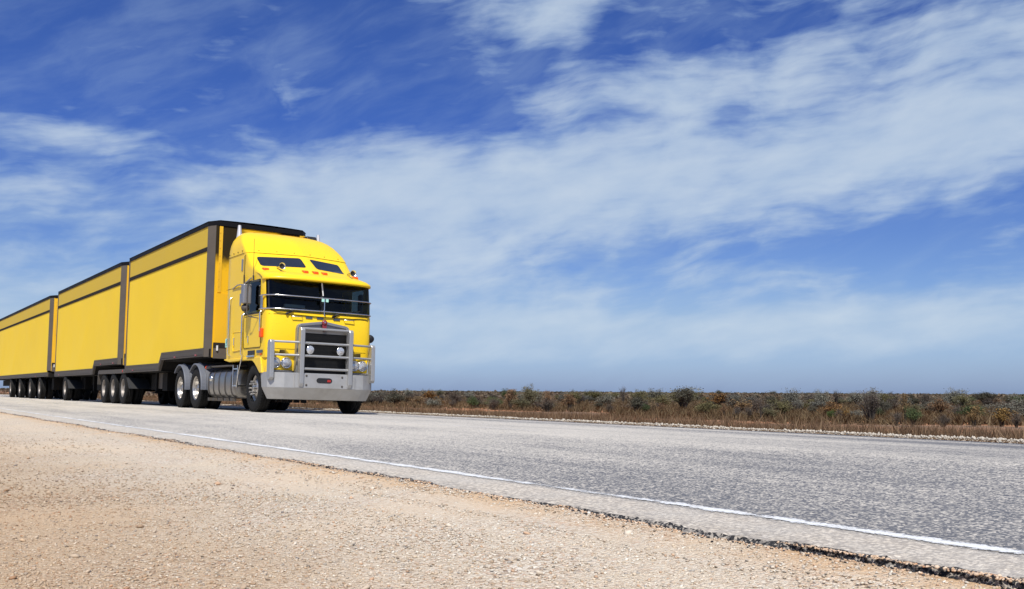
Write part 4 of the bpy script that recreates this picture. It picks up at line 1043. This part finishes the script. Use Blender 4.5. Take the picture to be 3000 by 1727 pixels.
# berm of white rubble along the far edge of the seal
n = 52000; yy = 3+g_.random(n)**1.35*150; xx = 11.0+g_.normal(0, .12, n); rr = np.exp(-((xx-11.05)/.26)**2)
zz = np.interp(xx, [10.6, 10.9, 11.5, 11.8], [-.10, -.09, -.175, -.225])+.016*rr*(1+.5*np.sin(yy*1.7)*np.sin(yy*.63+1))
c = np.array([[.53, .475, .395]])*g_.uniform(.72, 1.1, (n, 1))
stones('rubble_berm', np.column_stack([xx, yy, zz]), .015+.040*g_.random(n)**4, np.clip(c, 0, 1), 'oct', flat=.75, label='low bank of white rubble along the far edge of the road')

# ------------------------------------------------------------------ vegetation
def bush_mesh(name, seed, nst, nleaf, leafsize, shape, mats, stem_r=.02, droop=0.0, upright=.5, leaf_aspect=2.0, hollow=.35, trunk=0.0):
    """unit bush: ~1 m tall, ~1 m wide; branching stems carrying small leaf-sized faces in uneven clumps"""
    g_ = np.random.default_rng(seed); Vs = []; Ts = []; Mi = []; base = 0
    tips = []
    def seg(a, b, r0, r1):
        nonlocal base
        d = b-a; d = d/np.linalg.norm(d); x = np.cross(d, (0, 0, 1.0) if abs(d[2]) < .9 else (1.0, 0, 0)); x /= np.linalg.norm(x); y = np.cross(d, x)
        v = [c+r*(x*math.cos(t)+y*math.sin(t)) for c, r in ((a, r0), (b, r1)) for t in (0, 2.094, 4.189)]
        Vs.extend(v); f = []
        for k in range(3): k2 = (k+1) % 3; f += [(base+k, base+k2, base+3+k2), (base+k, base+3+k2, base+3+k)]
        Ts.extend(f); Mi.extend([1]*6); base += 6
    for i in range(nst):
        a = g_.uniform(0, 6.283); w = g_.uniform(.05, .5)*(1-upright*.5)
        p0 = np.array([math.cos(a)*.04, math.sin(a)*.04, 0.0]); 
        if trunk: p0 = np.array([math.cos(a)*.02, math.sin(a)*.02, trunk*g_.uniform(.3, 1)])
        h = g_.uniform(.55, 1.0); 
        mid = np.array([math.cos(a)*w*.55, math.sin(a)*w*.55, max(.05+trunk*.5, h*.5)]); a2 = a+g_.normal(0, .35)
        top = np.array([math.cos(a2)*w, math.sin(a2)*w, h*math.sqrt(max(.15, 1-(w/.62)**2))-droop*w])
        seg(p0, mid, stem_r, stem_r*.6); seg(mid, top, stem_r*.6, stem_r*.2)
        tips += [top, mid*.4+top*.6, mid*.7+top*.3]
        for j in range(4):
            q = mid+(top-mid)*g_.uniform(0, .8); e = q+np.array([g_.normal(0, .12), g_.normal(0, .12), g_.uniform(-.02, .2)])
            e[2] = max(.04, e[2]); seg(q, e, stem_r*.35, stem_r*.12); tips.append(e)
    if trunk: seg(np.array([0, 0, 0.0]), np.array([.02, .01, trunk]), stem_r*1.8, stem_r*1.3)
    tips = np.array(tips); ti = g_.integers(0, len(tips), nleaf); wgt = g_.random(len(tips)) > hollow
    ti = np.where(wgt[ti], ti, g_.integers(0, len(tips), nleaf))
    c = tips[ti]+g_.normal(0, shape, (nleaf, 3)); c[:, 2] = np.maximum(.02, c[:, 2])
    u = g_.normal(size=(nleaf, 3)); u[:, 2] += upright; u /= np.linalg.norm(u, axis=1)[:, None]
    w = np.cross(u, g_.normal(size=(nleaf, 3))); w /= np.linalg.norm(w, axis=1)[:, None]
    ls = leafsize*g_.uniform(.6, 1.5, (nleaf, 1))
    tri = np.stack([c-w*ls/leaf_aspect, c+w*ls/leaf_aspect, c+u*ls], 1).reshape(-1, 3)
    V = np.concatenate([np.array(Vs), tri]); T = np.concatenate([np.array(Ts), base+np.arange(nleaf*3).reshape(-1, 3)])
    zt = np.percentile(V[:, 2], 98.5); V[:, 2] /= zt; wd = np.percentile(np.abs(V[:, :2]), 99.3); V[:, :2] /= (2*wd)
    ml = npmesh(name, V, T, mats, None, link=False)
    mi = np.concatenate([np.array(Mi), np.zeros(nleaf)]).astype(np.int32); ml.polygons.foreach_set('material_index', mi)
    # separate stem mesh / leaf mesh for the shrubs large enough to show both
    return ml, (np.array(Vs)/np.array([2*wd, 2*wd, zt]), np.array(Ts)), (tri/np.array([2*wd, 2*wd, zt]))
KINDS = {
 'silver': dict(leaf='leaf_silver', args=(22, 3600, .030, .060), kw=dict(upright=.35)),
 'green': dict(leaf='leaf_green', args=(18, 3800, .034, .065), kw=dict(upright=.2, hollow=.2)),
 'olive': dict(leaf='leaf_olive', args=(20, 3400, .032, .060), kw=dict(upright=.5)),
 'rust': dict(leaf='leaf_rust', args=(20, 2200, .030, .045), kw=dict(upright=1.2, hollow=.3)),
 'gold': dict(leaf='leaf_gold', args=(16, 1100, .034, .040), kw=dict(upright=1.0, hollow=.6)),
 'dead': dict(leaf='leaf_dead', args=(34, 1500, .045, .055), kw=dict(upright=.5, leaf_aspect=9, hollow=.4)),
 'dark': dict(leaf='leaf_dark', args=(18, 3600, .030, .060), kw=dict(upright=.3, trunk=.22)),
 'twig': dict(leaf='leaf_dead', args=(16, 300, .05, .04), kw=dict(upright=1.0, leaf_aspect=12, hollow=.5)),
}
PROTO = {}
for ki, (k, d) in enumerate(KINDS.items()):
    for vv in range(2):
        ml, st_, tri = bush_mesh('shrub_'+k, 100+ki*7+vv, *d['args'], [d['leaf'], 'bark'], **d['kw'])
        sm = npmesh('stems', st_[0], st_[1], 'bark', link=False)
        lm = npmesh('foliage', tri, np.arange(len(tri)).reshape(-1, 3), d['leaf'], link=False)
        PROTO[(k, vv)] = (ml, sm, lm)
GRP = 'desert shrubs on the plain beyond the road'
def shrub(k, v, x, y, w, h, label, parts, rz=0.0, z=None):
    z = ground_z(x) if z is None else z
    ml, sm, lm = PROTO[(k, v)]
    o = bpy.data.objects.new('shrub', None if parts else ml); col.objects.link(o)
    o.location = (x, y, z-.01); o.rotation_euler = (0, 0, rz); o.scale = (w*1.05, w*1.05, h*1.02)
    tag(o, label, 'shrub', GRP)
    if parts:
        for nm, me in (('stems', sm), ('foliage', lm)):
            c = bpy.data.objects.new(nm, me); col.objects.link(c); c.parent = o
    return o
# depth and sideways offset from the camera's heading, on flat ground 1 m below the eye: (kind, depth, side, width, height, label)
SH = [
 ('dead', 72.2, -9.62, 1.01, 0.73, 'round grey leafless bush just right of the truck bumper'),
 ('dark', 89.9, -10.94, 1.09, 0.9, 'brownish dark bush beside the round grey one near the truck'),
 ('silver', 121.6, -10.26, 1.93, 1.17, 'silver-grey bush standing alone left of the green bushes'),
 ('gold', 78.2, -8.26, 1.09, 0.57, 'low orange-gold weed between truck and silver bush'),
 ('gold', 63.7, -4.59, 0.53, 0.55, 'small orange weed in front of bare orange soil'),
 ('green', 58.8, -2.3, 0.69, 0.67, 'bright dark-green bush, left one of a green pair'),
 ('green', 57.5, -0.98, 1.02, 0.66, 'wider green bush, right one of a green pair'),
 ('olive', 63.1, -1.69, 0.71, 0.4, 'low olive bush between the two green bushes'),
 ('rust', 57.8, -0.11, 0.92, 1.11, 'tall rusty orange weed bush beside the green pair'),
 ('silver', 72.2, 0.63, 0.74, 0.99, 'pale silver bush behind the tall seed-headed plant'),
 ('olive', 59.2, 1.09, 0.94, 1.32, 'tallest plant with brown seed heads rising above the horizon'),
 ('rust', 55.2, 2.0, 0.67, 1.03, 'narrow rust-brown plant right of the seed-headed one'),
 ('green', 55.2, 2.15, 0.57, 0.35, 'small green bush at the foot of a rust-brown plant'),
 ('olive', 60.1, 3.67, 1.06, 1.02, 'pale olive bush with a loose crown near the middle'),
 ('dead', 62.3, -3.71, 0.64, 0.51, 'low grey-brown bush left of the green pair'),
 ('twig', 89.7, 10.09, 0.92, 1.56, 'bare dead sapling whose twigs stand above the horizon'),
 ('silver', 71.7, 6.61, 0.6, 0.66, 'small pale silver bush on a thin stem'),
 ('dead', 46.6, 4.63, 0.65, 0.49, 'grey leafless bush left of the big dark green bush'),
 ('dark', 44.6, 5.61, 0.96, 0.77, 'big dark bush with a grey top in the middle of the scrub'),
 ('green', 45.8, 6.19, 0.41, 0.48, 'vivid green bush attached to the big dark bush'),
 ('olive', 90.4, 11.54, 1.52, 1.16, 'olive bush behind the big dark bush'),
 ('silver', 91.4, 13.45, 2.21, 1.25, 'wide pale silver bush left of the small dark tree'),
 ('gold', 46.7, 6.66, 0.39, 0.68, 'upright orange weed in front of the wide silver bush'),
 ('rust', 47.4, 7.18, 0.53, 0.48, 'rust-brown bush beside the upright orange weed'),
 ('dark', 58.9, 10.34, 1.43, 1.24, 'small dark spreading tree with a visible leaning trunk'),
 ('rust', 41.6, 7.48, 0.46, 0.23, 'low red-brown bush in front of the dark tree'),
 ('olive', 42.1, 8.2, 0.67, 0.65, 'grey-olive bush right of the dark tree'),
 ('dark', 126.6, 26.38, 1.77, 1.27, 'dark bush on the skyline right of the small dark tree'),
 ('rust', 41.2, 8.84, 0.29, 0.56, 'narrow red-brown upright bush'),
 ('dead', 38.5, 8.74, 0.39, 0.49, 'dark grey bare bush under the orange-leaved one'),
 ('gold', 47.5, 11.08, 0.97, 0.69, 'broad orange-leaved bush, brightest of the scrub'),
 ('dead', 37.3, 8.94, 0.52, 0.48, 'leafless grey bush in front of the orange-leaved one'),
 ('silver', 72.0, 17.49, 1.01, 0.76, 'whitish silver bush behind the orange-leaved one'),
 ('twig', 35.7, 8.98, 0.2, 0.85, 'single tall dead stalk in front of olive scrub'),
 ('olive', 36.9, 9.62, 0.62, 0.47, 'low olive mound beside the tall dead stalk'),
 ('silver', 321.0, 84.82, 3.29, 1.76, 'small silver bush on the skyline'),
 ('silver', 59.7, 16.83, 1.28, 1.17, 'large silver bush with a dark trunk breaking the skyline'),
 ('dead', 92.9, 16.22, 1.3, 1.02, 'grey bush tucked under the small dark tree'),
 ('dead', 62.6, 19.03, 0.52, 0.51, 'small dark bush left of the many-stemmed silver bush'),
 ('silver', 66.5, 20.81, 1.18, 1.15, 'many-stemmed silver bush with open branches'),
 ('twig', 87.7, 28.78, 0.98, 1.36, 'dead twiggy bush above the skyline behind silver scrub'),
 ('green', 36.7, 11.84, 0.33, 0.39, 'small round dark-green bush at the left of the grey thicket'),
 ('dead', 36.6, 12.09, 0.44, 0.43, 'grey bush beside the small round green one'),
 ('gold', 36.6, 12.34, 0.38, 0.5, 'yellow-orange weed in front of the grey thicket'),
 ('gold', 34.0, 11.89, 0.28, 0.28, 'pale bleached weed beside the road verge'),
 ('dead', 33.7, 12.24, 0.91, 1.08, 'largest grey thicket, rising well above the horizon'),
 ('silver', 60.6, 22.09, 1.24, 1.22, 'tall silver bush behind the largest grey thicket'),
 ('green', 40.2, 14.93, 0.41, 0.4, 'dark green bush at the right foot of the grey thicket'),
 ('dead', 31.1, 12.09, 0.38, 0.44, 'slate-grey bush left of the tall golden weed'),
 ('gold', 32.8, 13.05, 0.37, 0.99, 'tall thin golden weed with a pale seed head'),
 ('green', 30.6, 12.4, 0.47, 0.57, 'rounded dark green bush right of the golden weed'),
 ('dark', 174.5, 67.02, 1.95, 1.28, 'dark bush on the skyline behind the golden weed'),
 ('dead', 86.6, 36.15, 1.53, 0.99, 'soft grey bush on the rise right of the golden weed'),
 ('dead', 30.4, 13.26, 0.59, 0.39, 'wide low grey bush above orange soil'),
 ('silver', 77.7, 34.79, 2.03, 1.35, 'broad silver bush on the right skyline'),
 ('dark', 84.7, 40.51, 2.37, 1.16, 'wide dark bush right of the broad silver bush'),
 ('silver', 63.3, 30.3, 0.59, 0.35, 'tiny whitish bush below the wide dark bush'),
 ('silver', 106.4, 53.96, 1.59, 1.07, 'silver bush near the right edge of the photo'),
 ('gold', 31.0, 14.48, 0.55, 0.62, 'golden leafy weed, left one of the two at right'),
 ('gold', 31.1, 15.39, 0.73, 0.57, 'golden leafy weed, right one of the two at right'),
 ('dead', 30.0, 15.3, 0.42, 0.47, 'dark grey bush at the right edge, behind the verge grass')]
for (k, d_, s_, w, h, lab) in SH:
    p = d_*dv+s_*rv; shrub(k, int(d_*7) % 2, p[0], p[1], w, h, lab, True, (d_*1.7) % 6.28)
rs = random.Random(21); cnt = 0; placed = [(d_*dv+s_*rv) for (_, d_, s_, _, _, _) in SH]
LM = [(-.155, 'truck bumper'), (-.105, 'lone silver-grey bush'), (-.055, 'pair of green bushes'), (.012, 'tall seed-headed plant'), (.060, 'pale olive bush near the middle'), (.113, 'bare dead sapling'), (.128, 'big dark green bush'), (.175, 'small dark leaning tree'), (.208, 'dark skyline bush'), (.235, 'orange-leaved bush'), (.282, 'large silver bush'), (.313, 'many-stemmed silver bush'), (.363, 'largest grey thicket'), (.398, 'tall thin golden weed'), (.447, 'broad silver skyline bush'), (.478, 'wide dark skyline bush'), (.51, 'golden weeds at the right')]
ADJ = {'silver': 'silver-grey saltbush', 'green': 'dark green bush', 'olive': 'olive-green bush', 'rust': 'rust-brown weed bush', 'gold': 'golden dry weed', 'dead': 'leafless grey bush', 'dark': 'grey-green bush'}
gen = []
while cnt < 235:
    d_ = 36*(150/36)**(rs.random()**.8); s_ = rs.uniform(-.34, .56)*d_; p = d_*dv+s_*rv
    if p[0] < 26+rs.random()*4 or p[1] < 5: continue
    if any((p[0]-q[0])**2+(p[1]-q[1])**2 < (1.1 if d_ < 60 else .5)**2 for q in placed): continue
    placed.append(p); cnt += 1
    k = rs.choices(['silver', 'dead', 'olive', 'rust', 'dark', 'gold', 'green'], [28, 26, 18, 9, 16, 2, 3])[0]
    hgt = rs.uniform(.5, 1.02)*(1.0 if d_ > 50 else .75)*(1.15 if rs.random() < .2 else 1); w = hgt*rs.uniform(1.1, 2.1)
    if rs.random() < .10: hgt *= 1.12
    elif rs.random() < .35: hgt *= .65
    u = s_/d_; lm_ = min(LM, key=lambda q: abs(q[0]-u)); side_ = 'left' if u < lm_[0] else 'right'
    gen.append((k, side_, lm_[1], d_, p, w, hgt, rs.randint(0, 1), rs.uniform(0, 6.28)))
gen.sort(key=lambda q: q[3]); seen_ = {}
ORD = ['nearest', 'second nearest', 'third nearest', 'fourth nearest', 'fifth nearest', 'sixth nearest', 'seventh nearest', 'eighth nearest', 'ninth nearest', 'farthest']
for (k, side_, lm_, d_, p, w, hgt, v_, rz_) in gen:
    key = (k, side_, lm_); i_ = seen_.get(key, 0); seen_[key] = i_+1
    shrub(k, v_, p[0], p[1], w, hgt, (ORD[i_] if i_ < 10 else str(i_+1)+'th nearest')+' small '+ADJ[k]+' just '+side_+' of the '+lm_, False, rz_)
# ground cover and far scrub nobody could count
def cover(name, n, gen, mats, label, cat, seed, hmin, hmax, wdt, tufts=5, lean=.35):
    g_ = np.random.default_rng(seed); x, y, z = gen(n, g_); m_ = len(x)
    h = hmin+(hmax-hmin)*g_.random(m_)**1.6
    c = np.repeat(np.column_stack([x, y, z]), tufts, 0)+g_.normal(0, .05, (m_*tufts, 3))*np.array([1, 1, 0])
    hh = np.repeat(h, tufts)*g_.uniform(.5, 1.1, m_*tufts)
    a = g_.uniform(0, 6.283, m_*tufts); w = np.column_stack([np.cos(a), np.sin(a), 0*a])*wdt*g_.uniform(.5, 1.5, (m_*tufts, 1))
    tp_ = c+np.column_stack([g_.normal(0, lean, m_*tufts)*hh, g_.normal(0, lean, m_*tufts)*hh, hh])
    V = np.stack([c-w, c+w, tp_], 1).reshape(-1, 3)
    o = npmesh(name, V, np.arange(len(V)).reshape(-1, 3), mats); return tag(o, label, cat, None, 'stuff')
def gen_verge(n, g_):
    y = 2+118*g_.random(n)**1.7; x = 11.35+g_.random(n)**1.15*14
    k = (x < 20+2.5*np.sin(y*.25)+1.5*np.sin(y*.71))|(g_.random(n) < .10); x, y = x[k], y[k]
    return x, y, np.array([ground_z(v) for v in x])
cover('dry_grass', 80000, gen_verge, 'grass_dry', 'dry rusty brown grass on the far verge, behind the white rubble', 'grass', 5, .14, .40, .008, 6)
def gen_plain(n, g_):
    d = 32*(170/32)**(g_.random(n)); s_ = g_.uniform(-.42, .60, n)*d; p = d[:, None]*dv+s_[:, None]*rv; k = (p[:, 0] > 27.5+2.5*np.sin(p[:, 1]*.19)+1.5*np.sin(p[:, 1]*.53+1))
    p = p[k]; return p[:, 0], p[:, 1], np.array([ground_z(v) for v in p[:, 0]])
cover('low_scrub', 26000, gen_plain, 'scrub_mix', 'low brown and grey undergrowth between the shrubs', 'scrub', 6, .12, .42, .022, 8, .6)
# distant plain: merged clumps of low scrub
g_ = np.random.default_rng(9); n = 5200; d = 130*(1500/130)**g_.random(n); s_ = g_.uniform(-.75, .62, n)*d; p = d[:, None]*dv+s_[:, None]*rv
p = p[(p[:, 0] > 24)]; n = len(p); lm = 26
hh = g_.uniform(.35, .95, n)*(1+.25*(d.mean() > 0)); ww = hh*g_.uniform(.8, 1.8, n)*np.clip(np.linalg.norm(p, axis=1)/250, 1, 5)
c = g_.normal(0, .33, (n, lm, 3)); c[..., 2] = np.abs(g_.random((n, lm)))*.85+.05
c[..., :2] *= ww[:, None, None]; c[..., 2] *= hh[:, None]; c[..., 0] += p[:, None, 0]; c[..., 1] += p[:, None, 1]; c[..., 2] += -.557
c = c.reshape(-1, 3); sz = np.repeat(np.clip(ww*.28, .1, 1.6), lm)[:, None]
u = g_.normal(size=c.shape); u /= np.linalg.norm(u, axis=1)[:, None]; w = np.cross(u, g_.normal(size=c.shape)); w /= np.linalg.norm(w, axis=1)[:, None]
szz = np.minimum(sz, .30); V = np.stack([c-w*sz*.6*np.array([1, 1, .25]), c+w*sz*.6*np.array([1, 1, .25]), c+u*szz], 1).reshape(-1, 3)
V[:, 2] = np.maximum(V[:, 2], -.6)
tag(npmesh('distant_scrub', V, np.arange(len(V)).reshape(-1, 3), 'scrub_mix'), 'grey-brown scrub covering the far plain to the horizon', 'scrub', None, 'stuff')
# the dark line of low mallee on the horizon
n = 9000; a = R(-30)+g_.random(n)*R(125); d = 1500+g_.random(n)*500; hgt = 1.6+1.5*g_.random(n)**2
c = np.column_stack([np.sin(a)*d, np.cos(a)*d, -.6+hgt*.5*g_.random(n)]); w = np.column_stack([np.cos(a), -np.sin(a), 0*a])*g_.uniform(2, 6, (n, 1))
V = np.stack([c-w-np.array([0, 0, 1.0]), c+w-np.array([0, 0, 1.0]), c+w*.3+np.column_stack([0*a, 0*a, hgt*.6])], 1).reshape(-1, 3)
tag(npmesh('horizon_trees', V, np.arange(len(V)).reshape(-1, 3), 'leaf_dark'), 'thin dark line of low trees along the horizon', 'woodland', None, 'stuff')
